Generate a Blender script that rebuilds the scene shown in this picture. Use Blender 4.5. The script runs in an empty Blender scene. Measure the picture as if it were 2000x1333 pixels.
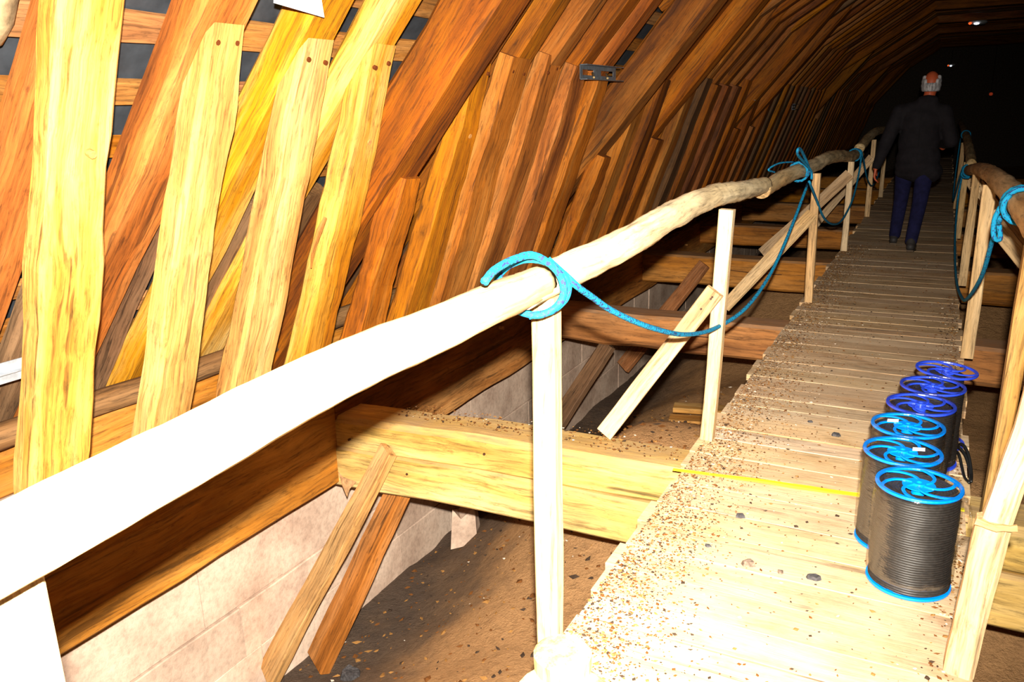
import bpy, bmesh, math, random
from mathutils import Vector, Matrix, noise as mnoise

# ------------------------------------------------------------------ camera, world, light, exposure
SC = bpy.context.scene
COL = SC.collection
CAM_H = 1.5
cam_d = bpy.data.cameras.new('camera')
cam_d.sensor_width = 36.0
cam_d.lens = 1570.0 / 2000.0 * 36.0
cam_d.clip_start = 0.02
cam = bpy.data.objects.new('camera', cam_d)
COL.objects.link(cam)
_dY = Vector((855, -471, 1570)).normalized()
_dn = Vector((150, 5534, 1570))
_dn = (_dn - _dn.dot(_dY) * _dY).normalized()
_up = -_dn
_dX = _dY.cross(_up)
_R = Matrix((_dX, _dY, _up))                       # world <- (right, down, forward)
_r, _d, _f = _R.col[0], _R.col[1], _R.col[2]
_M = Matrix((( _r.x, -_d.x, -_f.x, 0.0), (_r.y, -_d.y, -_f.y, 0.0), (_r.z, -_d.z, -_f.z, CAM_H), (0, 0, 0, 1)))
cam.matrix_world = _M
SC.camera = cam

world = bpy.data.worlds.new('attic_dark')
SC.world = world
world.use_nodes = True
world.node_tree.nodes['Background'].inputs[0].default_value = (0.9, 0.55, 0.3, 1)
world.node_tree.nodes['Background'].inputs[1].default_value = 0.0006

# the photographer's flash, just above the lens
fl = bpy.data.lights.new('flash', 'SPOT')
fl.spot_size = math.radians(102.0)
fl.spot_blend = 1.0
fl.energy = 3100.0
fl.color = (1.0, 0.95, 0.86)
fl.shadow_soft_size = 0.022
flo = bpy.data.objects.new('camera_flash', fl)
flo.location = (0.02, -0.01, 1.645)
flo.rotation_euler = (_R @ Vector((850 - 1000, 780 - 666.5, 1570))).to_track_quat('-Z', 'Y').to_euler()
COL.objects.link(flo)

SC.view_settings.view_transform = 'Standard'
SC.view_settings.look = 'None'
SC.view_settings.gamma = 1.0
SC.view_settings.use_curve_mapping = False
SC.view_settings.exposure = 0.0
SC.display_settings.display_device = 'sRGB'

RND = random.Random(7)

# ------------------------------------------------------------------ helpers
class MB:
    """collects verts / faces (with a per-vertex grain coordinate) into one mesh object"""
    def __init__(self):
        self.v, self.f, self.g, self.m = [], [], [], []
    def add(self, vs, fs, gs=None, mi=0):
        o = len(self.v)
        self.v += [tuple(p) for p in vs]
        self.g += [tuple(p) for p in (gs if gs is not None else vs)]
        for q in fs:
            self.f.append(tuple(i + o for i in q)); self.m.append(mi)
    def mesh(self, name, mats, origin=(0, 0, 0), smooth=False):
        ox, oy, oz = origin
        me = bpy.data.meshes.new(name)
        me.from_pydata([(x - ox, y - oy, z - oz) for x, y, z in self.v], [], self.f)
        if not isinstance(mats, (list, tuple)): mats = [mats]
        for m in mats: me.materials.append(m)
        me.polygons.foreach_set('material_index', self.m)
        if smooth: me.polygons.foreach_set('use_smooth', [True] * len(me.polygons))
        at = me.attributes.new('gc', 'FLOAT_VECTOR', 'POINT')
        at.data.foreach_set('vector', [c for p in self.g for c in p])
        me.update()
        return me

def origin_of(parent):
    p = Vector((0, 0, 0))
    while parent is not None:
        p += parent.location; parent = parent.parent
    return p

def link(name, me, parent=None, loc=(0, 0, 0), rot=(0, 0, 0)):
    o = bpy.data.objects.new(name, me)
    o.location = loc; o.rotation_euler = rot
    if parent is not None: o.parent = parent
    COL.objects.link(o)
    return o

def part(name, mb, mat, parent=None, smooth=False):
    return link(name, mb.mesh(name, mat, origin_of(parent) if parent else (0, 0, 0), smooth), parent)

def tag(o, label=None, cat=None, group=None, kind=None):
    if label: o['label'] = label
    if cat: o['category'] = cat
    if group: o['group'] = group
    if kind: o['kind'] = kind
    return o

def empty(name, loc, label, cat, group=None):
    o = bpy.data.objects.new(name, None)
    o.empty_display_size = 0.1
    o.location = loc
    COL.objects.link(o)
    return tag(o, label, cat, group)

def lerp(a, b, t): return a + (b - a) * t

def sample(seq, t):
    if not isinstance(seq, (list, tuple)): return seq
    x = t * (len(seq) - 1); i = min(int(x), len(seq) - 2)
    return lerp(seq[i], seq[i + 1], x - i)

def timber(mb, pts, w, d, side, n=6, wob=0.004, ch=0.008, seed=0, mi=0):
    """hewn timber along the polyline pts; w across 'side', d across the other way; w / d may be lists"""
    rng = random.Random(seed)
    pts = [Vector(p) for p in pts]
    seg = [(pts[i + 1] - pts[i]).length for i in range(len(pts) - 1)]
    L = sum(seg)
    off = (rng.uniform(-9, 9), rng.uniform(-9, 9), rng.uniform(-9, 9))
    ph = [rng.uniform(0, 100) for _ in range(4)]
    vs, gs, fs = [], [], []
    side0 = Vector(side).normalized()
    for k in range(n + 1):
        t = k / n; s = t * L; i = 0
        while i < len(seg) - 1 and s > seg[i] + 1e-9:
            s -= seg[i]; i += 1
        tan = (pts[i + 1] - pts[i]).normalized()
        c = pts[i] + tan * s
        a = (side0 - tan * side0.dot(tan)).normalized()
        b = tan.cross(a)
        hw, hd = sample(w, t) / 2, sample(d, t) / 2
        fr = 2.2
        e = [mnoise.noise(Vector((ph[j], t * L * fr, 3.3))) * wob * 2 + rng.uniform(-1, 1) * wob * 0.35 for j in range(4)]
        x0, x1, y0, y1 = -hw + e[0], hw + e[1], -hd + e[2], hd + e[3]
        cc = min(ch, hw * 0.6, hd * 0.6)
        ring = [(x0 + cc, y0), (x1 - cc, y0), (x1, y0 + cc), (x1, y1 - cc), (x1 - cc, y1), (x0 + cc, y1), (x0, y1 - cc), (x0, y0 + cc)]
        for (p, q) in ring:
            vs.append(c + a * p + b * q)
            gs.append((p + off[0], q + off[1], t * L + off[2]))
    for k in range(n):
        for j in range(8):
            j2 = (j + 1) % 8
            fs.append((k * 8 + j, k * 8 + j2, k * 8 + 8 + j2, k * 8 + 8 + j))
    fs.append(tuple(reversed(range(8))))
    fs.append(tuple(range(n * 8, n * 8 + 8)))
    mb.add(vs, fs, gs, mi)

def box(mb, lo, hi, ch=0.004, seed=0, wob=0.0, axis=1, n=1, mi=0):
    """chamfered box from corner to corner, its grain along the axis"""
    lo, hi = Vector(lo), Vector(hi); c = (lo + hi) / 2; s = hi - lo
    p0, p1 = c.copy(), c.copy(); p0[axis] = lo[axis]; p1[axis] = hi[axis]
    sd = [(1, 0, 0), (1, 0, 0), (1, 0, 0)][axis] if axis else (0, 1, 0)
    w = s.x if axis else s.y
    d = s.z if axis in (0, 1) else s.y
    timber(mb, [p0, p1], w, d, sd, n, wob, ch, seed, mi)

def spline(pts, k=6):
    P = [Vector(p) for p in pts]; P = [P[0] * 2 - P[1]] + P + [P[-1] * 2 - P[-2]]
    out = []
    for i in range(1, len(P) - 2):
        for j in range(k):
            t = j / k; p0, p1, p2, p3 = P[i - 1], P[i], P[i + 1], P[i + 2]
            out.append(0.5 * ((2 * p1) + (p2 - p0) * t + (2 * p0 - 5 * p1 + 4 * p2 - p3) * t * t + (3 * p1 - p0 - 3 * p2 + p3) * t ** 3))
    out.append(P[-2].copy())
    return out

def tube(mb, pts, r, sides=8, rough=0.0, seed=0, cap=True, mi=0, fr=3.0):
    pts = [Vector(p) for p in pts]; n = len(pts)
    rng = random.Random(seed); off = rng.uniform(-20, 20)
    vs, gs, fs = [], [], []
    s = 0.0; prev = None
    for k, c in enumerate(pts):
        tan = (pts[min(k + 1, n - 1)] - pts[max(k - 1, 0)]).normalized()
        if k: s += (c - pts[k - 1]).length
        if prev is None:
            a = tan.cross(Vector((0, 0, 1)))
            if a.length < 1e-3: a = tan.cross(Vector((1, 0, 0)))
            a.normalize()
        else:
            a = (prev - tan * prev.dot(tan)).normalized()
        prev = a; b = tan.cross(a)
        rk = sample(r, k / max(1, n - 1)) if isinstance(r, (list, tuple)) else r
        for j in range(sides):
            an = 2 * math.pi * j / sides
            rr = rk
            if rough: rr = rk * (1 + rough * (mnoise.noise(Vector((math.cos(an) * 1.3 + off, math.sin(an) * 1.3, s * fr))) + 0.5 * mnoise.noise(Vector((math.cos(an) * 2.5 + off, math.sin(an) * 2.5, s * fr * 4)))))
            vs.append(c + (a * math.cos(an) + b * math.sin(an)) * rr)
            gs.append((math.cos(an) * rk + off, math.sin(an) * rk, s))
    for k in range(n - 1):
        for j in range(sides):
            j2 = (j + 1) % sides
            fs.append((k * sides + j, k * sides + j2, (k + 1) * sides + j2, (k + 1) * sides + j))
    if cap:
        fs.append(tuple(reversed(range(sides)))); fs.append(tuple(range((n - 1) * sides, n * sides)))
    mb.add(vs, fs, gs, mi)

def lathe(mb, prof, seg=40, c=(0, 0, 0), closed=False, wob=None, mi=0):
    vs, fs = [], []
    m = len(prof)
    for j in range(seg):
        a = 2 * math.pi * j / seg
        for (r, z) in prof:
            rr = r * (1 + wob(a, z)) if wob else r
            vs.append((c[0] + rr * math.cos(a), c[1] + rr * math.sin(a), c[2] + z))
    for j in range(seg):
        j2 = (j + 1) % seg
        for i in range(m if closed else m - 1):
            i2 = (i + 1) % m
            fs.append((j * m + i, j2 * m + i, j2 * m + i2, j * m + i2))
    mb.add(vs, fs, None, mi)

# ------------------------------------------------------------------ materials
class NT:
    def __init__(self, name):
        self.mat = bpy.data.materials.new(name); self.mat.use_nodes = True
        self.t = self.mat.node_tree; self.n = self.t.nodes
        self.bsdf = self.n['Principled BSDF']
    def new(self, typ, **kw):
        x = self.n.new(typ)
        for k, v in kw.items(): setattr(x, k, v)
        return x
    def L(self, a, b): self.t.links.new(a, b)
    def ramp(self, src, stops):
        r = self.new('ShaderNodeValToRGB'); e = r.color_ramp.elements
        while len(e) < len(stops): e.new(0.5)
        for i, (p, c) in enumerate(stops):
            e[i].position = p; e[i].color = (c[0], c[1], c[2], 1) if isinstance(c, (tuple, list)) else (c, c, c, 1)
        self.L(src, r.inputs[0]); return r.outputs[0]
    def noise(self, vec, scale, detail=4.0, rough=0.55):
        x = self.new('ShaderNodeTexNoise'); x.inputs['Scale'].default_value = scale
        x.inputs['Detail'].default_value = detail; x.inputs['Roughness'].default_value = rough
        if vec is not None: self.L(vec, x.inputs['Vector'])
        return x.outputs['Fac']
    def mapping(self, vec, sc, loc=None):
        x = self.new('ShaderNodeMapping'); x.inputs['Scale'].default_value = sc
        self.L(vec, x.inputs['Vector'])
        if loc is not None: self.L(loc, x.inputs['Location'])
        return x.outputs[0]
    def mix(self, f, a, b, mode='MIX'):
        x = self.new('ShaderNodeMix', data_type='RGBA', blend_type=mode)
        if isinstance(f, (int, float)): x.inputs[0].default_value = f
        else: self.L(f, x.inputs[0])
        for s, v in ((6, a), (7, b)):
            if isinstance(v, (tuple, list)): x.inputs[s].default_value = (v[0], v[1], v[2], 1)
            else: self.L(v, x.inputs[s])
        return x.outputs[2]
    def math(self, op, a, b=0.0):
        x = self.new('ShaderNodeMath', operation=op)
        for i, v in ((0, a), (1, b)):
            if isinstance(v, (int, float)): x.inputs[i].default_value = v
            else: self.L(v, x.inputs[i])
        return x.outputs[0]
    def bump(self, h, strength, dist=0.01):
        b = self.new('ShaderNodeBump'); b.inputs['Strength'].default_value = strength; b.inputs['Distance'].default_value = dist
        self.L(h, b.inputs['Height']); self.L(b.outputs[0], self.bsdf.inputs['Normal'])
    def set(self, col=None, rough=None, spec=None, metal=None):
        for k, v in (('Base Color', col), ('Roughness', rough), ('Specular IOR Level', spec), ('Metallic', metal)):
            if v is None: continue
            if isinstance(v, (tuple, list)): self.bsdf.inputs[k].default_value = (v[0], v[1], v[2], 1)
            elif isinstance(v, (int, float)): self.bsdf.inputs[k].default_value = v
            else: self.L(v, self.bsdf.inputs[k])
        return self.mat

def wood(name, dark, mid, light, grain=1.0, dust=None, dust_amt=0.0, bump=0.5, vary=0.3, hue=0.008, crack=0.55, rough=0.75, blotch=0.35, streak=0.8):
    k = NT(name)
    at = k.new('ShaderNodeAttribute', attribute_name='gc')
    inf = k.new('ShaderNodeObjectInfo')
    cx = k.new('ShaderNodeCombineXYZ')
    k.L(k.math('MULTIPLY', inf.outputs['Random'], 41.0), cx.inputs[0]); k.L(k.math('MULTIPLY', inf.outputs['Random'], 77.0), cx.inputs[2])
    ad = k.new('ShaderNodeVectorMath', operation='ADD'); k.L(at.outputs['Vector'], ad.inputs[0]); k.L(cx.outputs[0], ad.inputs[1])
    v0 = ad.outputs[0]
    wn = k.new('ShaderNodeTexNoise'); wn.inputs['Scale'].default_value = 1.0; wn.inputs['Detail'].default_value = 3.0
    k.L(k.mapping(v0, (5, 5, 2.2)), wn.inputs['Vector'])
    wv_ = k.new('ShaderNodeVectorMath', operation='MULTIPLY_ADD'); k.L(wn.outputs['Color'], wv_.inputs[0]); wv_.inputs[1].default_value = (0.07, 0.07, 0.0); k.L(v0, wv_.inputs[2])
    v = wv_.outputs[0]
    big = k.noise(k.mapping(v, (7 * grain, 7 * grain, 0.55)), 1.0, 5, 0.6)
    fine = k.noise(k.mapping(v, (85 * grain, 85 * grain, 2.6)), 1.0, 7, 0.72)
    spk = k.noise(k.mapping(v, (40, 40, 14)), 1.0, 4, 0.7)
    blot = k.noise(k.mapping(v, (3.5, 3.5, 1.4)), 1.0, 4, 0.6)
    crk = k.noise(k.mapping(v, (30 * grain, 30 * grain, 0.8)), 1.0, 2, 0.5)
    col = k.ramp(big, [(0.28, dark), (0.47, mid), (0.72, light)])
    g = k.ramp(fine, [(0.34, 1.0 - streak * 0.75), (0.50, 0.98), (0.66, 1.22)])
    col = k.mix(1.0, col, g, 'MULTIPLY')
    bl = k.ramp(blot, [(0.32, 1 - blotch), (0.6, 1.1)])
    col = k.mix(1.0, col, bl, 'MULTIPLY')
    col = k.mix(1.0, col, k.ramp(spk, [(0.27, 0.55), (0.42, 1.0)]), 'MULTIPLY')
    ck = k.ramp(crk, [(0.30, 1.0 - crack), (0.345, 1.0)])
    col = k.mix(1.0, col, ck, 'MULTIPLY')
    if dust:
        gm = k.new('ShaderNodeNewGeometry'); sx = k.new('ShaderNodeSeparateXYZ'); k.L(gm.outputs['Normal'], sx.inputs[0])
        dn = k.noise(k.mapping(v, (9, 9, 5)), 1.0, 6, 0.7)
        f = k.math('MULTIPLY', k.ramp(sx.outputs[2], [(0.2, 0.0), (0.8, 1.0)]), k.ramp(dn, [(0.3, 0.15), (0.65, dust_amt)]))
        col = k.mix(f, col, dust)
    hs = k.new('ShaderNodeHueSaturation')
    k.L(col, hs.inputs['Color'])
    k.L(k.math('ADD', k.math('MULTIPLY', inf.outputs['Random'], vary), 1 - vary * 0.55), hs.inputs['Value'])
    r2 = k.math('FRACT', k.math('MULTIPLY', inf.outputs['Random'], 17.3))
    k.L(k.math('ADD', k.math('MULTIPLY', r2, hue), 0.5 - hue * 0.5), hs.inputs['Hue'])
    r3 = k.math('FRACT', k.math('MULTIPLY', inf.outputs['Random'], 53.7))
    k.L(k.math('ADD', k.math('MULTIPLY', r3, 0.16), 0.98), hs.inputs['Saturation'])
    h = k.math('ADD', k.math('MULTIPLY', fine, 0.5), k.math('ADD', k.math('MULTIPLY', big, 0.8), k.math('MULTIPLY', ck, 0.25)))
    k.bump(h, bump, 0.012)
    return k.set(hs.outputs[0], rough, 0.25)

M = {}
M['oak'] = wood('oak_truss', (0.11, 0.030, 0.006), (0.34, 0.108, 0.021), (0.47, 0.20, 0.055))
M['oak_pale'] = wood('oak_pale', (0.34, 0.12, 0.020), (0.56, 0.28, 0.070), (0.72, 0.48, 0.19), vary=0.2, blotch=0.25)  # for near trusses; the stronger flash there is partly put into this paler colour
M['oak_dark'] = wood('oak_dark', (0.08, 0.022, 0.005), (0.28, 0.082, 0.015), (0.36, 0.14, 0.036), blotch=0.45)  # on the far trusses, flash falloff is partly put into this darker colour
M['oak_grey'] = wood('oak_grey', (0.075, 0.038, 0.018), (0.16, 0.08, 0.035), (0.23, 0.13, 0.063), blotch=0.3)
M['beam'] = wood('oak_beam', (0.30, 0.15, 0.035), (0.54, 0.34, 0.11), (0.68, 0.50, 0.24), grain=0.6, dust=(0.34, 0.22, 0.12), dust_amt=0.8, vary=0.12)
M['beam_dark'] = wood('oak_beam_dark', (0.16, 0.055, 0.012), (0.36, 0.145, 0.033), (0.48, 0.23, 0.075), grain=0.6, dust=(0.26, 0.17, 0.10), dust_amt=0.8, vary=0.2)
M['plate'] = wood('oak_plate', (0.18, 0.058, 0.011), (0.38, 0.145, 0.03), (0.56, 0.28, 0.085), grain=0.6, vary=0.1)
M['rail'] = wood('pale_log', (0.40, 0.21, 0.075), (0.60, 0.42, 0.21), (0.74, 0.60, 0.38), grain=0.5, bump=0.5, vary=0.15, crack=0.4, blotch=0.3)
M['sawn'] = wood('pale_sawn', (0.42, 0.24, 0.105), (0.60, 0.40, 0.21), (0.70, 0.52, 0.32), grain=0.8, bump=0.3, vary=0.15, crack=0.3, blotch=0.2)
M['plank'] = wood('dusty_plank', (0.24, 0.125, 0.055), (0.46, 0.29, 0.155), (0.62, 0.45, 0.28), grain=0.8, dust=(0.62, 0.47, 0.31), dust_amt=0.75, vary=0.2, blotch=0.25, bump=0.5)
M['strut'] = wood('strut_wood', (0.24, 0.11, 0.035), (0.44, 0.235, 0.090), (0.56, 0.36, 0.17), vary=0.15)
M['strut_red'] = wood('strut_red', (0.17, 0.06, 0.018), (0.33, 0.13, 0.045), (0.42, 0.20, 0.085), vary=0.15)
M['batten'] = wood('batten_wood', (0.15, 0.05, 0.015), (0.34, 0.135, 0.04), (0.46, 0.23, 0.09), vary=0.3)

def simple(name, col, rough=0.6, spec=0.4, metal=0.0, nscale=0, namt=0.25, bump=0.0):
    k = NT(name)
    if nscale:
        tc = k.new('ShaderNodeTexCoord')
        f = k.noise(tc.outputs['Object'], nscale, 5, 0.6)
        c = k.ramp(f, [(0.3, tuple(x * (1 - namt) for x in col)), (0.7, tuple(min(1, x * (1 + namt)) for x in col))])
        if bump: k.bump(f, bump, 0.01)
        return k.set(c, rough, spec, metal)
    return k.set(col, rough, spec, metal)

M['nail'] = simple('nail_iron', (0.05, 0.018, 0.006), 0.6, 0.4)
M['hole'] = simple('peg_stain', (0.10, 0.025, 0.005), 0.9, 0.1)
M['peg'] = simple('peg_end', (0.46, 0.21, 0.06), 0.8, 0.2, 0, 60, 0.4)
M['slate'] = simple('slate', (0.030, 0.033, 0.038), 0.6, 0.35, 0, 9, 0.35)
M['soil_chip'] = simple('chip_brown', (0.13, 0.048, 0.012), 0.9, 0.1)
M['chip_dark'] = simple('chip_dark', (0.045, 0.028, 0.018), 0.9, 0.1)
M['chip_tan'] = simple('chip_tan', (0.26, 0.125, 0.035), 0.9, 0.1)
M['chip_pale'] = simple('chip_pale', (0.62, 0.52, 0.40), 0.9, 0.1)
M['stone_bit'] = simple('slate_bit', (0.055, 0.050, 0.050), 0.85, 0.2, 0, 70, 0.6, 0.4)
M['stone_brown'] = simple('stone_brown', (0.15, 0.105, 0.075), 0.85, 0.2, 0, 70, 0.6, 0.4)
M['blue'] = simple('blue_plastic', (0.0, 0.20, 0.78), 0.3, 0.5)
M['blue_deep'] = simple('blue_plastic_deep', (0.02, 0.06, 0.62), 0.3, 0.5)
M['cable'] = simple('black_cable', (0.020, 0.017, 0.015), 0.5, 0.35, 0, 90, 0.4)
M['cable_black'] = simple('cable_black', (0.010, 0.010, 0.010), 0.35, 0.5)
M['white'] = simple('white_paper', (0.72, 0.72, 0.72), 0.8, 0.2)
M['yellow'] = simple('yellow_strip', (0.72, 0.58, 0.02), 0.6, 0.3)
M['steel'] = simple('grey_steel', (0.13, 0.15, 0.17), 0.45, 0.5, 0.4, 25, 0.35)
M['galv'] = simple('galvanised', (0.62, 0.68, 0.74), 0.35, 0.5, 0.6, 18, 0.25)
M['brass'] = simple('brass_screw', (0.65, 0.48, 0.24), 0.3, 0.5, 0.9)
M['jacket'] = simple('dark_jacket', (0.009, 0.007, 0.0085), 0.85, 0.2, 0, 14, 0.35, 0.3)
M['jeans'] = simple('navy_trousers', (0.009, 0.009, 0.038), 0.9, 0.15, 0, 16, 0.35, 0.3)
M['skin'] = simple('skin', (0.46, 0.085, 0.028), 0.5, 0.4)
M['shoe'] = simple('dark_shoe', (0.030, 0.026, 0.024), 0.6, 0.3)
M['sole'] = simple('shoe_sole', (0.10, 0.07, 0.045), 0.8, 0.2)
M['eye'] = simple('eye', (0.6, 0.6, 0.6), 0.2, 0.5)
M['lump'] = simple('lichen_stone', (0.30, 0.22, 0.12), 0.9, 0.1, 0, 9, 0.8, 0.6)
M['rag'] = simple('brown_scrap', (0.36, 0.20, 0.09), 0.9, 0.1, 0, 30, 0.5, 0.4)
M['chalk'] = simple('chalk', (0.85, 0.72, 0.45), 0.9, 0.1)

k = NT('grey_hair'); tc = k.new('ShaderNodeTexCoord')
f_ = k.noise(k.mapping(tc.outputs['Object'], (60, 60, 14)), 1.0, 4)
k.bump(f_, 0.6, 0.01); M['hair'] = k.set(k.ramp(f_, [(0.35, (0.16, 0.15, 0.15)), (0.65, (0.52, 0.50, 0.50))]), 0.6, 0.3)

# rope: blue braid with dark flecks
k = NT('blue_rope'); at = k.new('ShaderNodeAttribute', attribute_name='gc')
wv = k.new('ShaderNodeTexVoronoi'); wv.inputs['Scale'].default_value = 1.0
k.L(k.mapping(at.outputs['Vector'], (150, 150, 60)), wv.inputs['Vector'])
fk = k.noise(k.mapping(at.outputs['Vector'], (120, 120, 70)), 1.0, 2)
c_ = k.ramp(fk, [(0.56, (0.005, 0.215, 0.385)), (0.60, (0.02, 0.03, 0.12))])
k.bump(wv.outputs['Distance'], 0.5, 0.004); M['rope'] = k.set(c_, 0.75, 0.2)

# clear shrink film
k = NT('clear_film'); tc = k.new('ShaderNodeTexCoord')
tr = k.new('ShaderNodeBsdfTransparent'); tr.inputs[0].default_value = (0.93, 0.92, 0.90, 1)
gl = k.new('ShaderNodeBsdfGlossy'); gl.inputs['Roughness'].default_value = 0.16
fr = k.new('ShaderNodeFresnel'); fr.inputs[0].default_value = 1.45
bp = k.new('ShaderNodeBump'); bp.inputs['Strength'].default_value = 0.5; bp.inputs['Distance'].default_value = 0.008
k.L(k.noise(k.mapping(tc.outputs['Object'], (16, 16, 34)), 1.0, 4, 0.6), bp.inputs['Height'])
k.L(bp.outputs[0], gl.inputs['Normal']); k.L(bp.outputs[0], fr.inputs['Normal'])
ms = k.new('ShaderNodeMixShader'); k.L(k.math('MULTIPLY', fr.outputs[0], 0.20), ms.inputs[0]); k.L(tr.outputs[0], ms.inputs[1]); k.L(gl.outputs[0], ms.inputs[2])
k.L(ms.outputs[0], k.n['Material Output'].inputs['Surface']); M['film'] = k.mat

# dirt on the vault
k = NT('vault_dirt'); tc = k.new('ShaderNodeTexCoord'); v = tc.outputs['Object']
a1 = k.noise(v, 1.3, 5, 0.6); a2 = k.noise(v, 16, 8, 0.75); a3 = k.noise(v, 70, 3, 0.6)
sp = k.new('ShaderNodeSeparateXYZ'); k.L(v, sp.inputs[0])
val = k.math('ADD', k.math('MULTIPLY', sp.outputs[0], 0.42), k.math('ADD', k.math('MULTIPLY', a1, 0.9), 0.93))   # dirt colour darkens towards the left wall
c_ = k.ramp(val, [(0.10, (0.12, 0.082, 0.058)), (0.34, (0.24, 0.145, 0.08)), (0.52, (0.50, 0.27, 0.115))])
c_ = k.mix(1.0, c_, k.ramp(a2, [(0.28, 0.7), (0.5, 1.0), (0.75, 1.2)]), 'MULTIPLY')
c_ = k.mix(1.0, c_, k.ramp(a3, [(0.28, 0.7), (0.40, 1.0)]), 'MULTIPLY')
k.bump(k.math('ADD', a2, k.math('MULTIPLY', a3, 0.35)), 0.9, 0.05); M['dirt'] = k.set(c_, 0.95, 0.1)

# ashlar
k = NT('ashlar_stone'); tc = k.new('ShaderNodeTexCoord'); inf = k.new('ShaderNodeObjectInfo')
gm = k.new('ShaderNodeNewGeometry'); v = gm.outputs['Position']
a1 = k.noise(k.mapping(v, (1, 1.4, 1.4)), 1.6, 6, 0.65); a2 = k.noise(v, 28, 6, 0.7)
c_ = k.ramp(a1, [(0.33, (0.42, 0.28, 0.20)), (0.55, (0.63, 0.46, 0.34)), (0.75, (0.72, 0.56, 0.43))])
c_ = k.mix(1.0, c_, k.ramp(a2, [(0.25, 0.7), (0.55, 1.05)]), 'MULTIPLY')
hs = k.new('ShaderNodeHueSaturation'); k.L(c_, hs.inputs['Color']); k.L(k.math('ADD', k.math('MULTIPLY', inf.outputs['Random'], 0.2), 0.85), hs.inputs['Value'])
k.bump(a2, 0.4, 0.01); M['stone'] = k.set(hs.outputs[0], 0.9, 0.15)
M['mortar'] = simple('mortar', (0.10, 0.075, 0.055), 0.95, 0.1, 0, 20, 0.4)

def emit(name, col, strength):
    k = NT(name); k.bsdf.inputs['Emission Color'].default_value = (*col, 1); k.bsdf.inputs['Emission Strength'].default_value = strength
    return k.set(col, 0.3, 0.5)
M['glint_white'] = emit('glint_white', (0.85, 0.9, 1.0), 2.0)  # emission stands in for the flash glint on the ceiling lamps
M['glint_red'] = emit('glint_red', (1.0, 0.12, 0.02), 1.2)
M['lamp_dim'] = emit('lamp_dim', (0.9, 0.10, 0.03), 0.15)
M['lamp_body'] = simple('lamp_body', (0.5, 0.5, 0.5), 0.4, 0.4)

# ------------------------------------------------------------------ setting: vault floor, walls, roof
XI = -2.848          # inner face of the wall plate
XW = -3.18           # face of the stone wall below it
XC = 1.0             # ridge line
YEND = 38.0
def floor_z(x, y):
    u = max(0.0, x - XW)
    s = min(1.0, u / 1.9); s = s * s * (3 - 2 * s)
    z = -1.72 + 0.62 * s
    b = math.exp(-((y - 4.75) / 0.75) ** 2) + math.exp(-((y - 10.2) / 1.1) ** 2) + 0.7 * math.exp(-((y - 15.6) / 1.2) ** 2)
    z += 0.62 * b * min(1.0, u / 1.5)
    z += 0.05 * mnoise.noise(Vector((x * 1.7, y * 1.7, 0.0))) + 0.022 * mnoise.noise(Vector((x * 6, y * 6, 4.0)))
    return z
mb = MB(); nx, ny = 84, 330
xs = [XW - 0.35 + (4.85 - XW + 0.5) * i / nx for i in range(nx + 1)]
ys = [-1.5 + (YEND + 1.7) * (j / ny) ** 1.35 for j in range(ny + 1)]
vs = [(x, y, floor_z(x, y)) for y in ys for x in xs]
fs = [(j * (nx + 1) + i, j * (nx + 1) + i + 1, (j + 1) * (nx + 1) + i + 1, (j + 1) * (nx + 1) + i) for j in range(ny) for i in range(nx)]
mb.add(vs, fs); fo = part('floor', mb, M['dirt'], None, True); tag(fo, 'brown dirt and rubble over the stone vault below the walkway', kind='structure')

# left stone wall with its ashlar blocks
mb = MB(); box(mb, (XW - 0.6, -1.5, -2.4), (XW - 0.02, YEND, -0.40), 0.002)
wl = part('wall_left', mb, M['mortar']); tag(wl, 'pale ashlar stone wall under the timber wall plate', kind='structure')
courses = [(-0.42, -0.72), (-0.726, -1.076), (-1.082, -1.40), (-1.406, -1.75), (-1.756, -2.1)]
for ci, (z1, z0) in enumerate(courses):
    y = -1.2 + RND.uniform(0, 0.4)
    while y < 17:
        ln = RND.uniform(0.5, 0.85)
        mb = MB(); pr = RND.uniform(0.0, 0.012)
        box(mb, (XW - 0.2, y, z0), (XW + pr, y + ln - 0.007, z1), 0.006, RND.random(), 0.003, 1, 3)
        part('ashlar_block', mb, M['stone'], wl)
        y += ln
mb = MB(); box(mb, (XW - 0.2, 17, -2.1), (XW, YEND, -0.42), 0.006); part('far_masonry', mb, M['stone'], wl)

mb = MB(); box(mb, (5.2, -1.5, -2.4), (5.8, YEND, -0.1), 0.002); wr = part('wall_right', mb, M['stone']); tag(wr, 'stone wall on the far side of the attic', kind='structure')
mb = MB(); box(mb, (-5.2, YEND, -2.4), (7.2, YEND + 0.4, 6.2), 0.002); wb = part('wall_back', mb, M['mortar']); tag(wb, 'dark end wall of the attic', kind='structure')

SL = 1.17                                                       # rise per run of the rafters
def raf_x(z): return -2.237 + (z - 1.80) / SL                    # inner face of the left rafters
NV = Vector((-SL, 0, 1)).normalized()                            # outward normal of the left slope
TV = Vector((1, 0, SL)).normalized()
ridge_z = 1.80 + SL * (XC + 2.237)
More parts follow.
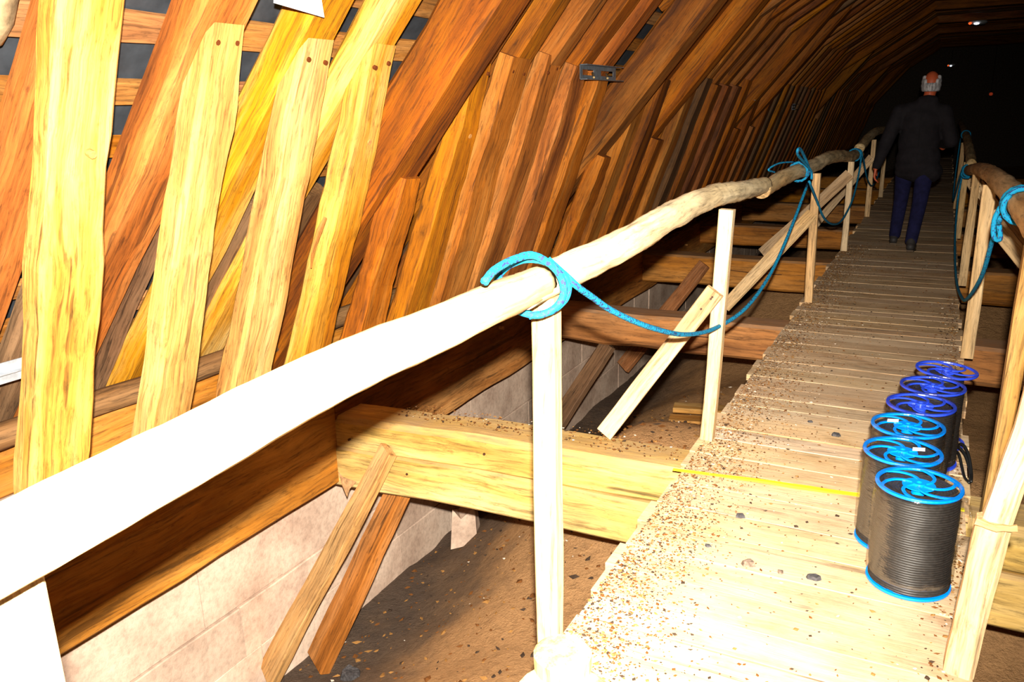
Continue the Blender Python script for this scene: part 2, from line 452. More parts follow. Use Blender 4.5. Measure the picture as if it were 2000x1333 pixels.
# slate roof, both slopes
mb = MB()
for sgn in (-1, 1):
    p0 = Vector((raf_x(-0.75), 0, -0.75)) + NV * 0.27; p1 = Vector((XC, 0, ridge_z)) + NV * 0.27; p1.x = XC
    f = (lambda p: p) if sgn < 0 else (lambda p: Vector((2 * XC - p.x, p.y, p.z)))
    q = [f(p0), f(p1), f(p1 + NV * 0.03), f(p0 + NV * 0.03)]
    a = [Vector((v.x, -1.5, v.z)) for v in q]; b = [Vector((v.x, YEND + 0.4, v.z)) for v in q]
    mb.add(a + b, [(0, 1, 2, 3), (7, 6, 5, 4)] + [(i, i + 4, (i + 1) % 4 + 4, (i + 1) % 4) for i in range(4)])
ce = part('ceiling', mb, M['slate']); tag(ce, 'dark slate roof seen between the battens behind the trusses', kind='structure')
# slates seen through the gaps, course by course, and the battens that carry them
zb = -0.2
while zb < 2.6:
    c0 = Vector((raf_x(zb), 0, zb)) + NV * 0.19
    y = 0.2 + RND.uniform(0, 0.3)
    segs = [(-0.4, 2.42), (2.43, 5.1), (5.11, 8.2)]
    for (ya, yb) in segs:
        mb = MB(); w = RND.uniform(0.09, 0.12)
        timber(mb, [(c0.x, ya, c0.z + RND.uniform(-.01, .01)), (c0.x, yb, c0.z + RND.uniform(-.01, .01))], w, 0.035, TV, 8, 0.006, 0.006, RND.random())
        part('roof_batten', mb, M['batten'], ce)
    zb += 0.185 + RND.uniform(-0.01, 0.02)
for r_ in range(9):
    z0 = 0.9 + r_ * 0.24
    y = 0.3 + (r_ % 2) * 0.12
    while y < 4.3:
        wd = RND.uniform(0.2, 0.26)
        a = Vector((raf_x(z0), y, z0)) + NV * (0.232); b = a + TV * 0.33 + NV * 0.012
        mb = MB(); timber(mb, [Vector((a.x, y + wd / 2, a.z)), Vector((b.x, y + wd / 2, b.z))], wd - 0.004, 0.006, (0, 1, 0), 1, 0.001, 0.002, RND.random())
        part('slate', mb, M['slate'], ce)
        y += wd

# ------------------------------------------------------------------ wall plates and tie beams
t = empty('wall_plate', (XI - 0.15, 0, -0.5), 'long orange timber wall plate on the stone wall under the truss posts', 'beam')
cuts = [(-1.2, 3.24), (3.245, 5.85), (5.855, 12.0), (12.005, YEND)]
for i, (a, b) in enumerate(cuts):
    mb = MB(); timber(mb, [(XI - 0.15, a, -0.255), (XI - 0.15, b, -0.26)], 0.30, 0.49, (1, 0, 0), 20, 0.006, 0.015, 11 + i)
    part('plate_length', mb, M['plate'], t)
for (y, z) in [(5.16, -0.07), (7.2, -0.213), (7.75, -0.2), (8.43, -0.206), (9.07, -0.2), (9.58, -0.236), (10.2, -0.21)]:
    mb = MB(); tube(mb, [(XI - 0.02, y, z), (XI + 0.035, y + 0.01, z - 0.005)], 0.013, 6, 0.2, y); part('peg', mb, M['peg'], t)
mb = MB(); tube(mb, spline([(-3.42, -1, 0.24), (-3.40, 1.5, 0.245), (-3.41, 3, 0.22), (-3.42, 5, 0.23), (-3.42, 14, 0.22), (-3.42, 30, 0.22)], 4), 0.062, 10, 0.2, 3)
tag(part('outer_plate', mb, M['oak_grey'], None, True), 'grey round pole lying along the wall head behind the truss posts', 'pole')
mb = MB(); timber(mb, [(-3.52, -1, 0.06), (-3.52, 30, 0.06)], 0.10, 0.235, (1, 0, 0), 30, 0.006, 0.01, 5)
tag(part('head_board', mb, M['plate']), 'orange board on edge beneath the grey pole behind the truss posts', 'board')
mb = MB(); box(mb, (-4.3, -1, -0.42), (-3.16, YEND, -0.08), 0.02, 4)
tag(part('trim_1', mb, M['stone']), 'rough masonry wall head behind the wall plate', kind='structure')

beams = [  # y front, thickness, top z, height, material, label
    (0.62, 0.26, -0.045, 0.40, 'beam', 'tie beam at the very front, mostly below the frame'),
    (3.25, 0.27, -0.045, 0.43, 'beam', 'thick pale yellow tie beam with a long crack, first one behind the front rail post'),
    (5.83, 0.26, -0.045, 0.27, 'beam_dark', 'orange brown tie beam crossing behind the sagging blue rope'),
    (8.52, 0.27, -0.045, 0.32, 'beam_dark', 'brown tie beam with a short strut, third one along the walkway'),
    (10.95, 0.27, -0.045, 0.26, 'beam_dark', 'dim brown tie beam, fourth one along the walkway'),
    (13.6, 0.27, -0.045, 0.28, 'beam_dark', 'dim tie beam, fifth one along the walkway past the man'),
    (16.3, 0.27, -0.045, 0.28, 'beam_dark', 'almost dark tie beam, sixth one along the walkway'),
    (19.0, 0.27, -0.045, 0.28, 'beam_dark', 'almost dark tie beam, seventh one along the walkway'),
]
def nails(parent, spots, nrm, r=0.007, mat='nail'):
    nrm = Vector(nrm).normalized()
    for p in spots:
        p = Vector(p); mb = MB(); tube(mb, [p - nrm * 0.01, p + nrm * 0.003], r, 7, 0, 1); part('nail', mb, M[mat], parent)
for i, (y, th, zt, h, mt, lab) in enumerate(beams):
    t = empty('tie_beam', (-1.0, y + th / 2, zt - h), lab, 'beam')
    if i == 1:
        mb = MB(); timber(mb, [(XI - 0.05, y + th / 2 - 0.02, zt - 0.05 - 0.11), (-1.7, y + th / 2, zt - 0.025 - 0.1), (5.3, y + th / 2 + 0.04, zt - 0.10)], 0.20, th, (0, 0, 1), 26, 0.006, 0.03, 21)
        part('upper_half', mb, M[mt], t)
        mb = MB(); timber(mb, [(XI - 0.05, y + th / 2 - 0.025, zt - 0.36), (-1.7, y + th / 2 - 0.008, zt - 0.33), (5.3, y + th / 2 + 0.03, zt - 0.325)], 0.235, th, (0, 0, 1), 26, 0.006, 0.014, 22)
        part('lower_half', mb, M[mt], t)
        nails(t, [(-2.38, y - 0.02, -0.36), (-2.75, y - 0.03, -0.22), (-1.9, y - 0.01, -0.16)], (0, -1, 0))
    else:
        mb = MB(); timber(mb, [(XI - 0.05, y + th / 2, zt - h / 2), (5.3, y + th / 2, zt - h / 2)], h, th, (0, 0, 1), 26, 0.008, 0.022, 30 + i)
        part('timber', mb, M[mt], t)
        mb = MB(); tube(mb, [(-1.9, y - 0.008, zt - h * .4), (-1.6, y - 0.006, zt - h * .47), (-1.35, y - 0.006, zt - h * .45)], 0.004, 5); part('crack', mb, M['nail'], t)

# struts between the wall and the tie beams
def strut(a, b, w, d, mt, lab, seed):
    t = empty('wall_strut', b, lab, 'strut')
    mb = MB(); timber(mb, [a, b], [w, w * 1.35], d, (0.85, -0.1, 0.5), 8, 0.005, 0.006, seed); part('timber', mb, M[mt], t)
    return t, Vector(a), Vector(b)
t, a, b = strut((-2.46, 3.195, -0.22), (-3.12, 2.78, -1.57), 0.130, 0.055, 'strut', 'pale nailed strut from the stone wall up to the first cracked tie beam', 3)
mid = a + (b - a) * 0.05
nails(t, [mid + Vector((0.02, -0.035, -0.02)), mid + Vector((-0.03, -0.04, -0.07)), mid + Vector((0.0, -0.035, -0.10))], (0, -1, 0.1), 0.008)
strut((-2.52, 3.42, -0.47), (-3.02, 3.08, -1.66), 0.15, 0.07, 'strut_red', 'reddish brown strut just behind the pale nailed strut', 4)
strut((-2.25, 5.9, -0.33), (-2.98, 5.55, -1.62), 0.14, 0.06, 'oak_grey', 'grey strut under the second tie beam, behind the pale rail brace', 5)
strut((-2.15, 8.49, -0.12), (-2.95, 8.2, -1.3), 0.14, 0.06, 'strut_red', 'brown strut leaning on the third tie beam', 6)
mb = MB()   # a torn scrap caught where plate and beam meet
scr = [(-2.84, 3.21, -0.43), (-2.80, 3.2, -0.45), (-2.70, 3.19, -0.455), (-2.745, 3.185, -0.50), (-2.765, 3.18, -0.555), (-2.80, 3.19, -0.50)]
mb.add(scr + [(x - .004, y + .006, z + 0.002) for x, y, z in scr], [(0, 1, 2, 3, 4, 5), (11, 10, 9, 8, 7, 6)] + [(i, i + 6, (i + 1) % 6 + 6, (i + 1) % 6) for i in range(6)])
tag(part('torn_scrap', mb, M['rag']), 'brown torn scrap hanging where wall plate and first tie beam meet', 'scrap')

# ------------------------------------------------------------------ roof trusses
def post_x(z): return -2.90 + 0.37 * z
PN = Vector((1, 0, -0.37)).normalized()                         # inward normal of the posts
# right edge in y, widths bottom/top, top z, rafter width, materials, label
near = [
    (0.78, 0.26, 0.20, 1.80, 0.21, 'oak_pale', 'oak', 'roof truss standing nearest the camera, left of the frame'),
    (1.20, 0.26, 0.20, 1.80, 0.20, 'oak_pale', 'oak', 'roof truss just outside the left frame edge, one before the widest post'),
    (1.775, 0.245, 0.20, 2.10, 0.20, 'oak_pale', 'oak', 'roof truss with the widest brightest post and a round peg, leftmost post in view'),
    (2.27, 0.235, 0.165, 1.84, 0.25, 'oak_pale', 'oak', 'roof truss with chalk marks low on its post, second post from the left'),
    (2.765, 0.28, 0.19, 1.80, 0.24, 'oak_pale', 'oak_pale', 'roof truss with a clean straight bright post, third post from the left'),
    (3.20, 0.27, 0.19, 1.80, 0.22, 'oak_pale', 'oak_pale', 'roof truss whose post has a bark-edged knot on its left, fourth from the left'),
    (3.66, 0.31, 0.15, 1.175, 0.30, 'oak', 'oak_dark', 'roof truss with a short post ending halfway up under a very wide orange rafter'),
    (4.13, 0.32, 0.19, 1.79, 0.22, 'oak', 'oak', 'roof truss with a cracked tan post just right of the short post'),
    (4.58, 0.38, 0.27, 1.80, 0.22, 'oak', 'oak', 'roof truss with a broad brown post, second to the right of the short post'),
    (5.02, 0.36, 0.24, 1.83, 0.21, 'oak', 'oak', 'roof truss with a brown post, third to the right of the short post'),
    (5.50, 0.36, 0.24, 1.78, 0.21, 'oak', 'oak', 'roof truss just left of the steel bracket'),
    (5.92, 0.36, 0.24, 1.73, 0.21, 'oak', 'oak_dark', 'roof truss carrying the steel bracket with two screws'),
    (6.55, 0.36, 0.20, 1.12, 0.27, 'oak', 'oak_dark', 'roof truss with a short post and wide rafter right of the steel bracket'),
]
COLZ = 3.13
def truss_parts(root, y, wb_, wt_, zt, rw, mp, mr, seed, n1=8, close=True, ro=0.0, proud=0.0):
    """post, rafter, arch braces and collar of one truss; y is the right edge of the post"""
    o = []
    c0, c1 = y - wb_ / 2, y - wt_ / 2
    d = 0.115
    def P(z, yy): return Vector((post_x(z), yy, z)) - PN * d / 2
    mb = MB()
    zs = [-0.02, 0.35, 0.75, zt * 0.75, zt]
    timber(mb, [P(z, lerp(c0, c1, max(0, z) / zt)) for z in zs], [wb_, lerp(wb_, wt_, .3), lerp(wb_, wt_, .6), wt_], d, (0, 1, 0), n1, 0.011 if close else 0.006, 0.018, seed)
    o.append(part('post', mb, M[mp], root))
    yc = y - rw / 2 + 0.01
    rd = 0.15 + ro * 0.45
    def Rf(z): return Vector((raf_x(z) + ro, yc, z)) + NV * rd / 2
    mb = MB(); timber(mb, [Rf(-0.35) + Vector((0, RND.uniform(-.03, .03), 0)), Rf(0.9) + Vector((0, RND.uniform(-.03, .03), 0)), Rf(2.3), Rf(ridge_z - 0.1)], rw, rd, (0, 1, 0), 14 if close else 8, 0.011, 0.025, seed + 1)
    o.append(part('rafter', mb, M[mr], root))
    # arch brace and collar
    k0, k1 = Vector((raf_x(2.12) + 0.02, yc, 2.12)), Vector((-0.42, yc, COLZ))
    bn = Vector((-(k1.z - k0.z), 0, k1.x - k0.x)).normalized() * (0.09 + proud)
    mb = MB(); timber(mb, [k0 + bn, k1 + bn + (k1 - k0).normalized() * 0.06], rw * 0.85, 0.18, (0, 1, 0), 5, 0.007, 0.02, seed + 2)
    o.append(part('arch_brace', mb, M[mr], root))
    mb = MB(); timber(mb, [(-0.47, yc, COLZ + 0.10 + proud * 1.2), (2 * XC + 0.47, yc, COLZ + 0.10 + proud * 1.2)], rw * 0.85, 0.20, (0, 1, 0), 5, 0.006, 0.02, seed + 3)
    o.append(part('collar_beam', mb, M[mr], root))
    mb = MB(); q = [Vector((2 * XC - v.x, v.y, v.z)) for v in (k1 + bn + (k1 - k0).normalized() * 0.06, k0 + bn)]
    timber(mb, q, rw * 0.85, 0.18, (0, 1, 0), 5, 0.007, 0.02, seed + 4)
    o.append(part('arch_brace', mb, M[mr], root))
    # grey board between the rafters, low down against the roof
    mb = MB(); yb = yc + 0.245
    timber(mb, [Vector((raf_x(-0.3), yb, -0.3)) + NV * 0.10, Vector((raf_x(1.05), yb + RND.uniform(-.04, .04), 1.05)) + NV * 0.13], RND.uniform(0.16, 0.24), 0.09, (0, 1, 0), 6, 0.010, 0.02, seed + 5)
    o.append(part('lower_rafter', mb, M['oak_grey'], root))
    return o
for i, (y, wb_, wt_, zt, rw, mp, mr, lab) in enumerate(near):
    root = empty('roof_truss', (-2.9, y - wb_ / 2, -0.02), lab, 'truss')
    truss_parts(root, y, wb_, wt_, zt, rw, mp, mr, 100 + i * 10, 20, True, 0.27 if zt < 1.3 else (-0.06 if i == 2 else 0.0), 0.1)
    if i < 10 and zt > 1.5:
        zc = (1.79 if i == 2 else zt - 0.085)
        for yy in (y - wt_ * 0.78, y - wt_ * 0.25):
            p = Vector((post_x(zc), yy, zc + RND.uniform(-.02, .02))); mb = MB(); tube(mb, [p - PN * 0.012, p + PN * 0.003], 0.010, 8, 0.2, yy); part('nail', mb, M['hole'], root)
        if i not in (2, 5, 7): continue
        zc = (1.41 if i == 2 else zt * 0.77); p = Vector((post_x(zc), y - wt_ * 0.45, zc)); mb = MB(); tube(mb, [p - PN * 0.02, p + PN * 0.012], 0.014, 9, 0.1, y); part('peg', mb, M['peg'], root)
    if i == 3:
        for q in range(3):
            p = Vector((post_x(0.765 - q * .022), 2.05 + q * 0.004, 0.765 - q * .022)) + PN * 0.012
            mb = MB(); timber(mb, [p, p + Vector((0, 0.055, 0.004))], 0.009, 0.003, (0, 0, 1), 3, 0.002, 0.001, q); tag(part('chalk_mark', mb, M['chalk'], root), 'pale chalk stroke')
    if i == 5:
        mb = MB(); tube(mb, spline([(post_x(1.06) + .03, 2.875, 1.06), (post_x(1.0) + .03, 2.85, 1.0), (post_x(.9) + .02, 2.848, .9), (post_x(.82) + .01, 2.87, .82)], 4), [0.008, 0.014, 0.010, 0.004], 6, 0.3, 8)
        tag(part('bark_strip', mb, M['strut_red'], root), 'strip of bark curling off the knot')
# the dense row beyond: copies of a few prototypes
protos = []
y = 6.98
vi = 0
while y < 33:
    lab = 'narrow brown roof truss in the dense dim row beyond the steel bracket'
    if vi < 6:
        root = empty('roof_truss', (-2.9, y - 0.13, -0.02), lab, 'truss', 'dim roof trusses beyond the bracket')
        zt = [1.8, 1.74, 1.2, 1.83, 1.78, 1.72][vi]
        ch = truss_parts(root, y, RND.uniform(.28, .37), RND.uniform(.2, .25), zt, RND.uniform(.18, .25), ['oak', 'oak_dark', 'oak', 'oak', 'oak_grey', 'oak_dark'][vi], ['oak', 'oak_dark', 'oak', 'oak_grey', 'oak', 'oak_dark'][vi], 400 + vi * 10, 8, False, 0.2 if zt < 1.3 else 0.0, 0.10)
        protos.append((root, ch))
    else:
        src, ch = protos[RND.randrange(6)]
        root = src.copy(); COL.objects.link(root); root.location = (-2.9, y - 0.13, -0.02)
        for c in ch:
            q = c.copy(); COL.objects.link(q); q.parent = root
    if any(abs(y - q) < 0.245 for q in (18.1, 21.3, 24.3, 27.3)):     # principal trusses with deeper braces
        nth = ['nearest', 'second', 'third', 'farthest'][min(range(4), key=lambda q: abs(y - (18.1, 21.3, 24.3, 27.3)[q]))]
        for c in list(root.children): bpy.data.objects.remove(c)
        tag(root, nth + ' of the deeper principal trusses whose braces arch over the head of the man', 'truss'); root.pop('group', None)
        truss_parts(root, y, 0.3, 0.22, 1.8, 0.24, 'oak', 'oak', 800 + vi * 10, 8, False, 0.0, 0.0)
    elif vi < 8:
        root['label'] = 'brown roof truss, ' + ['first', 'second', 'third', 'fourth', 'fifth', 'sixth', 'seventh', 'eighth'][vi] + ' to the right of the short post beyond the steel bracket'; root.pop('group', None)
    else:
        root['label'] = lab; root['group'] = 'dim roof trusses beyond the bracket'
    vi += 1; y += 0.49 + RND.uniform(-0.03, 0.03)

# ------------------------------------------------------------------ walkway
XL, XR = -0.872, 0.225
wk = empty('walkway', (-0.32, 0, -0.15), 'long dusty plank walkway running from the camera towards the man', 'walkway')
y = 0.25; pi = 0
while y < 27:
    w = RND.uniform(0.11, 0.20) if y < 9 else RND.uniform(0.2, 0.3)
    xl = XL + RND.uniform(-0.018, 0.022); xr = XR + RND.uniform(-0.02, 0.02)
    if 3.05 < y < 3.45: xl -= 0.03
    dz = RND.uniform(-0.0025, 0.0005)
    mb = MB(); timber(mb, [(xl, y + w / 2, -0.020 + dz), (xr, y + w / 2 + RND.uniform(-.006, .006), -0.020 + dz)], w - RND.uniform(0.001, 0.006), 0.036, (0, 1, 0), 6, 0.0016, 0.0025, 700 + pi)
    part('plank', mb, M['plank'], wk)
    y += w; pi += 1
for x in (-0.62, -0.02):
    for i in range(len(beams)):
        a = beams[i][0] + beams[i][1] + 0.01; b = (beams[i + 1][0] if i + 1 < len(beams) else 27) - 0.01
        mb = MB(); timber(mb, [(x, a, -0.095), (x, b, -0.095)], 0.08, 0.10, (1, 0, 0), 6, 0.003, 0.006, 900 + i); part('joist', mb, M['strut'], wk)
mb = MB(); timber(mb, [(-0.89, 3.118, 0.0035), (-0.70, 3.137, 0.0035), (-0.13, 3.19, 0.0035), (0.21, 3.215, 0.0035)], [0.03, 0.028, 0.026, 0.022], 0.004, (0, 1, 0), 16, 0.004, 0.001, 3)
tag(part('yellow_strip', mb, M['yellow']), 'thin bright yellow strip laid across the walkway beside the cable reels', 'strip')

# litter on the walkway: husks, chips and grit, far too many to count
def chips(name, n, sampler, zfun, label, seed, smin=0.0016, smax=0.0062):
    rng = random.Random(seed); mb = MB()
    for _ in range(n):
        x, y = sampler(rng)
        z = zfun(x, y); s = rng.uniform(smin, smax) * rng.choice((0.7, 1, 1, 1.6)); a = rng.uniform(0, 6.3); el = rng.uniform(0.3, 0.9); h = s * rng.uniform(0.25, 0.6)
        ca, sa = math.cos(a), math.sin(a)
        p = [(ca * s, sa * s, rng.uniform(0, h * .6)), (-sa * s * el, ca * s * el, 0), (-ca * s, -sa * s, rng.uniform(0, h * .6)), (sa * s * el, -ca * s * el, 0), (rng.uniform(-.3, .3) * s, rng.uniform(-.3, .3) * s, h)]
        mb.add([(x + q[0], y + q[1], z + q[2] + 0.0005) for q in p], [(0, 1, 4), (1, 2, 4), (2, 3, 4), (3, 0, 4)], None, rng.choices((0, 1, 2, 3), (6, 3, 4, 0.8))[0])
    o = part(name, mb, [M['soil_chip'], M['chip_dark'], M['chip_tan'], M['chip_pale']])
    tag(o, label, 'litter', None, 'stuff'); return o
def s_left(rng):
    while True:
        y = 1.3 + 8.2 * rng.random() ** 1.25
        x = XL + 0.02 + abs(rng.gauss(0, 0.15))
        if x > 0.15: continue
        if mnoise.noise(Vector((x * 5, y * 3.3, 2))) * 0.5 + 0.6 > rng.random(): return x, y
def s_all(rng):
    y = 1.3 + 8.5 * rng.random() ** 1.2
    return rng.uniform(XL + 0.03, XR - 0.03), y
def s_right(rng):
    while True:
        y = 1.6 + 5.5 * rng.random(); x = XR - 0.02 - abs(rng.gauss(0, 0.05))
        if x > XL: return x, y
chips('chip_litter', 17000, s_left, lambda x, y: 0.0, 'strip of brown husks and chips along the left side of the walkway', 5)
chips('grit_scatter', 2600, s_all, lambda x, y: 0.0, 'sparse grit scattered over the middle of the walkway', 6, 0.002, 0.007)
chips('dust_edge', 1600, s_right, lambda x, y: 0.0, 'crumbs along the right side of the walkway beside the reels', 7, 0.002, 0.008)
def s_beam(rng): return rng.uniform(-2.5, -0.92), rng.uniform(3.30, 3.50)
chips('beam_crumbs', 500, s_beam, lambda x, y: -0.045 - max(0, -x - 1.7) * 0.022, 'crumbs lying on top of the first cracked tie beam', 8, 0.003, 0.009)
def s_floor(rng): return rng.uniform(XW + 0.05, -0.6), rng.uniform(1.5, 7.5)
chips('vault_rubble', 2200, s_floor, floor_z, 'small rubble and plaster crumbs on the dirt beside the walkway', 9, 0.006, 0.022)

def stone(x, y, z, sx, sy, sz, mat, lab, seed, name='stone_chip', rz=0.0):
    rng = random.Random(seed); mb = MB(); n = 6; ca, sa = math.cos(rz), math.sin(rz)
    lo = []; hi = []
    for j in range(n):
        a = 2 * math.pi * j / n + rng.uniform(-.3, .3); rr = rng.uniform(0.75, 1.15)
        px, py = math.cos(a) * sx * rr, math.sin(a) * sy * rr
        px, py = px * ca - py * sa, px * sa + py * ca
        lo.append((x + px, y + py, z)); hi.append((x + px * 0.8 + rng.uniform(-.1, .1) * sx, y + py * 0.8, z + sz * rng.uniform(0.6, 1.1)))
    mb.add(lo + hi, [tuple(range(n - 1, -1, -1)), tuple(range(n, 2 * n))] + [(j, (j + 1) % n, (j + 1) % n + n, j + n) for j in range(n)])
    return tag(part(name, mb, M[mat]), lab, 'stone')
stone(-0.541, 2.82, 0.0, 0.020, 0.013, 0.014, 'stone_bit', 'small grey stone chip just in front of the yellow strip', 1)
stone(-0.595, 2.556, 0.0, 0.013, 0.009, 0.009, 'stone_bit', 'tiny black stone chip, leftmost of the chips on the walkway', 2)
stone(-0.442, 2.495, 0.0, 0.027, 0.018, 0.020, 'stone_brown', 'largest tan stone chip left of the front cable reel', 3)
stone(-0.336, 2.49, 0.0, 0.013, 0.008, 0.010, 'stone_brown', 'tiny stone chip between the two bigger tan chips', 4)
stone(-0.235, 2.50, 0.0, 0.026, 0.019, 0.014, 'stone_bit', 'flat grey brown stone chip nearest the front cable reel', 5)
stone(-0.31, 3.79, 0.0, 0.022, 0.016, 0.013, 'stone_bit', 'flat dark stone chip on the planks left of the rear cable reels', 6)
stone(-0.44, 3.92, 0.0, 0.014, 0.010, 0.010, 'stone_bit', 'small dark stone chip farthest along the walkway', 7)
stone(-1.72, 2.55, floor_z(-1.72, 2.55), 0.07, 0.10, 0.02, 'stone_bit', 'dark slate shard standing out on the tan dirt under the rail', 8, 'slate_shard', 0.4)
stone(-2.35, 2.65, floor_z(-2.35, 2.65), 0.13, 0.07, 0.06, 'stone_brown', 'brown rubble stone in the gutter beside the reddish strut', 9, 'rubble_stone')
stone(-2.75, 3.05, floor_z(-2.75, 3.05), 0.09, 0.06, 0.05, 'stone_bit', 'grey rubble stone in the dark dirt gutter at the wall foot', 10, 'rubble_stone')
stone(-2.85, 4.55, floor_z(-2.85, 4.55), 0.10, 0.16, 0.34, 'stone', 'pale rough stone against the wall between first and second tie beams', 11, 'rubble_stone')
for q, (yy, lab) in enumerate([(6.5, 'lower brown board end on the vault behind the second tie beam'), (6.62, 'upper brown board end lying across another board')]):
    zz = floor_z(-1.7, 6.5) + 0.02 + q * 0.07
    mb = MB(); timber(mb, [(-1.9, yy, zz), (-1.1, yy + 0.15, zz)], 0.16, 0.05, (0, 1, 0), 3, 0.004, 0.005, 60 + q); tag(part('loose_board', mb, M['strut']), lab, 'board')

# ------------------------------------------------------------------ left guard rail
def rail_log(pts, label, seed, mat='rail', rough=0.10, name='handrail_log', k=18):
    c = spline([p[:3] for p in pts], k); r = [p[3] for p in pts]
    mb = MB(); tube(mb, c, r, 16, rough, seed, True, 0, 5.0)
    return tag(part(name, mb, M[mat], None, True), label, 'handrail')
rail_log([(-0.87, -0.15, 1.045, .049), (-0.87, 0.44, 1.054, .049), (-0.87, 0.93, 1.082, .048), (-0.87, 1.30, 1.083, .047), (-0.87, 1.80, 1.083, .046)], 'overexposed front log of the left handrail, ending at the first blue rope knot', 1, rough=0.07)
rail_log([(-0.872, 1.70, 1.080, .045), (-0.87, 2.33, 1.086, .051), (-0.87, 2.85, 1.112, .051), (-0.87, 3.4, 1.125, .050), (-0.87, 3.8, 1.112, .050), (-0.87, 4.3, 1.085, .047), (-0.87, 4.68, 1.072, .047)], 'pale bark-stained second log of the left handrail, after the first rope knot', 2, rough=0.14)
rail_log([(-0.865, 4.60, 1.045, .043), (-0.87, 5.4, 1.062, .048), (-0.87, 6.65, 1.046, .052), (-0.865, 7.4, 1.055, .052), (-0.865, 8.4, 1.015, .055), (-0.87, 9.3, 0.955, .055), (-0.87, 10.4, 0.925, .055)], 'grey brown third log of the left handrail carrying the rope bow', 3, rough=0.14)
rail_log([(-0.87, 10.3, 0.985, .055), (-0.87, 12.5, 1.10, .055), (-0.87, 16, 1.05, .05), (-0.87, 22, 1.05, .05)], 'dark far log of the left handrail near the hand of the man', 4, rough=0.15)

def rail_post(x, y, w, d, z0, z1, label, lean=(0, 0), mat='sawn', brace=None, nm='rail_post', seed=0, bw=0.07):
    t = empty(nm, (x, y, z0), label, 'post')
    mb = MB(); timber(mb, [(x, y, z0), (x + lean[0], y + lean[1], z1)], w, d, (1, 0, 0), 6, 0.003, 0.005, 500 + seed); part('upright', mb, M[mat], t)
    if brace:
        a, b = brace
        mb = MB(); timber(mb, [a, b], bw, 0.03, (0.8, 0, 0.6), 6, 0.003, 0.003, 540 + seed); bo = part('brace', mb, M[mat], t)
        a, b = Vector(a), Vector(b); u = (b - a).normalized()
        nails(bo, [a + u * 0.03 + Vector((0.008, -0.016, 0)), a + u * 0.055 + Vector((0.016, -0.016, 0.012)), a + u * 0.1 + Vector((0, -0.016, 0))], (0, -1, 0), 0.005)
    return t
rail_post(-0.93, 0.44, 0.075, 0.09, -0.045, 1.005, 'overexposed rail post at the bottom left corner of the frame', seed=1)
rail_post(-0.890, 1.867, 0.066, 0.055, -0.08, 1.036, 'white overexposed rail post under the first rope knot, standing behind the round stub', seed=2, lean=(0.006, -0.01))
rail_post(-0.845, 3.52, 0.062, 0.06, 0.0, 1.07, 'pale rail post with a long brace, between the first and second tie beams', lean=(0.04, 0.02), brace=((-0.825, 3.47, 0.72), (-1.335, 3.46, -0.035)), seed=3, bw=0.082)
rail_post(-0.82, 6.54, 0.06, 0.06, 0.0, 0.995, 'tan rail post under the rope bow', lean=(-0.01, 0), brace=((-0.83, 6.49, 0.70), (-1.42, 6.30, -0.04)), seed=4, bw=0.10)
rail_post(-0.825, 9.07, 0.06, 0.06, 0.0, 0.92, 'dim tan rail post with the widest long brace, next one past the rope bow', brace=((-0.825, 9.02, 0.80), (-1.62, 8.85, -0.04)), seed=5, bw=0.13)
rail_post(-0.835, 12.0, 0.06, 0.06, 0.0, 1.02, 'dark rail post left of the hand of the man', brace=((-0.84, 11.95, 0.8), (-1.6, 11.9, -0.3)), seed=6, bw=0.1)
rail_post(-0.84, 14.6, 0.06, 0.06, 0.0, 1.02, 'dark rail post just behind the hand of the man', seed=7)
t = empty('round_stub', (-0.775, 1.70, 0.0), 'overexposed round wooden stub at the bottom edge, at the foot of the front rail post', 'stub')
mb = MB(); tube(mb, [(-0.775, 1.70, 0.0), (-0.775, 1.70, 0.03), (-0.775, 1.70, 0.085), (-0.775, 1.70, 0.092)], [0.078, 0.078, 0.080, 0.072], 20, 0.03, 5); part('stub_top', mb, M['rail'], t)
mb = MB(); tube(mb, [(-0.73, 1.60, 0.0), (-0.73, 1.60, 0.035), (-0.73, 1.60, 0.04)], [0.13, 0.13, 0.12], 20, 0.05, 6); part('stub_base', mb, M['rail'], t)

# ------------------------------------------------------------------ right guard rail
rail_log([(0.285, -0.1, 1.11, .05), (0.285, 2.0, 1.12, .05), (0.28, 3.7, 1.115, .05), (0.27, 5.5, 1.07, .05), (0.265, 7.4, 0.97, .052), (0.26, 9.7, 0.80, .055)], 'brown log of the right handrail at the right frame edge', 11, rough=0.12)
rail_log([(0.265, 9.6, 0.86, .05), (0.265, 11, 0.93, .05), (0.265, 14, 1.0, .05), (0.265, 21, 1.02, .05)], 'dark far log of the right handrail beyond the rope knot', 12, rough=0.12)
# nearest right post: a pale pole with a torn break
t = empty('rail_post', (0.185, 2.2, -0.02), 'overexposed right rail post with a torn knot, in the bottom right corner', 'post')
mb = MB(); timber(mb, [(0.182, 2.2, 0.0), (0.213, 2.2, 0.465)], 0.078, 0.06, (1, 0, 0), 7, 0.003, 0.012, 31); part('lower_length', mb, M['sawn'], t)
mb = MB(); timber(mb, [(0.216, 2.205, 0.45), (0.262, 2.205, 0.77), (0.285, 2.2, 1.075)], 0.066, 0.05, (1, 0, 0), 7, 0.003, 0.012, 32); part('upper_length', mb, M['sawn'], t)
mb = MB(); timber(mb, [(0.17, 2.165, 0.47), (0.21, 2.16, 0.462), (0.26, 2.165, 0.470)], 0.012, 0.012, (0, 0, 1), 6, 0.005, 0.003, 33); part('torn_edge', mb, M['strut'], t)
rail_post(0.272, 3.02, 0.05, 0.075, -0.30, 1.075, 'tan right rail post just behind the overexposed one', seed=12, lean=(0.015, 0.02), mat='strut')
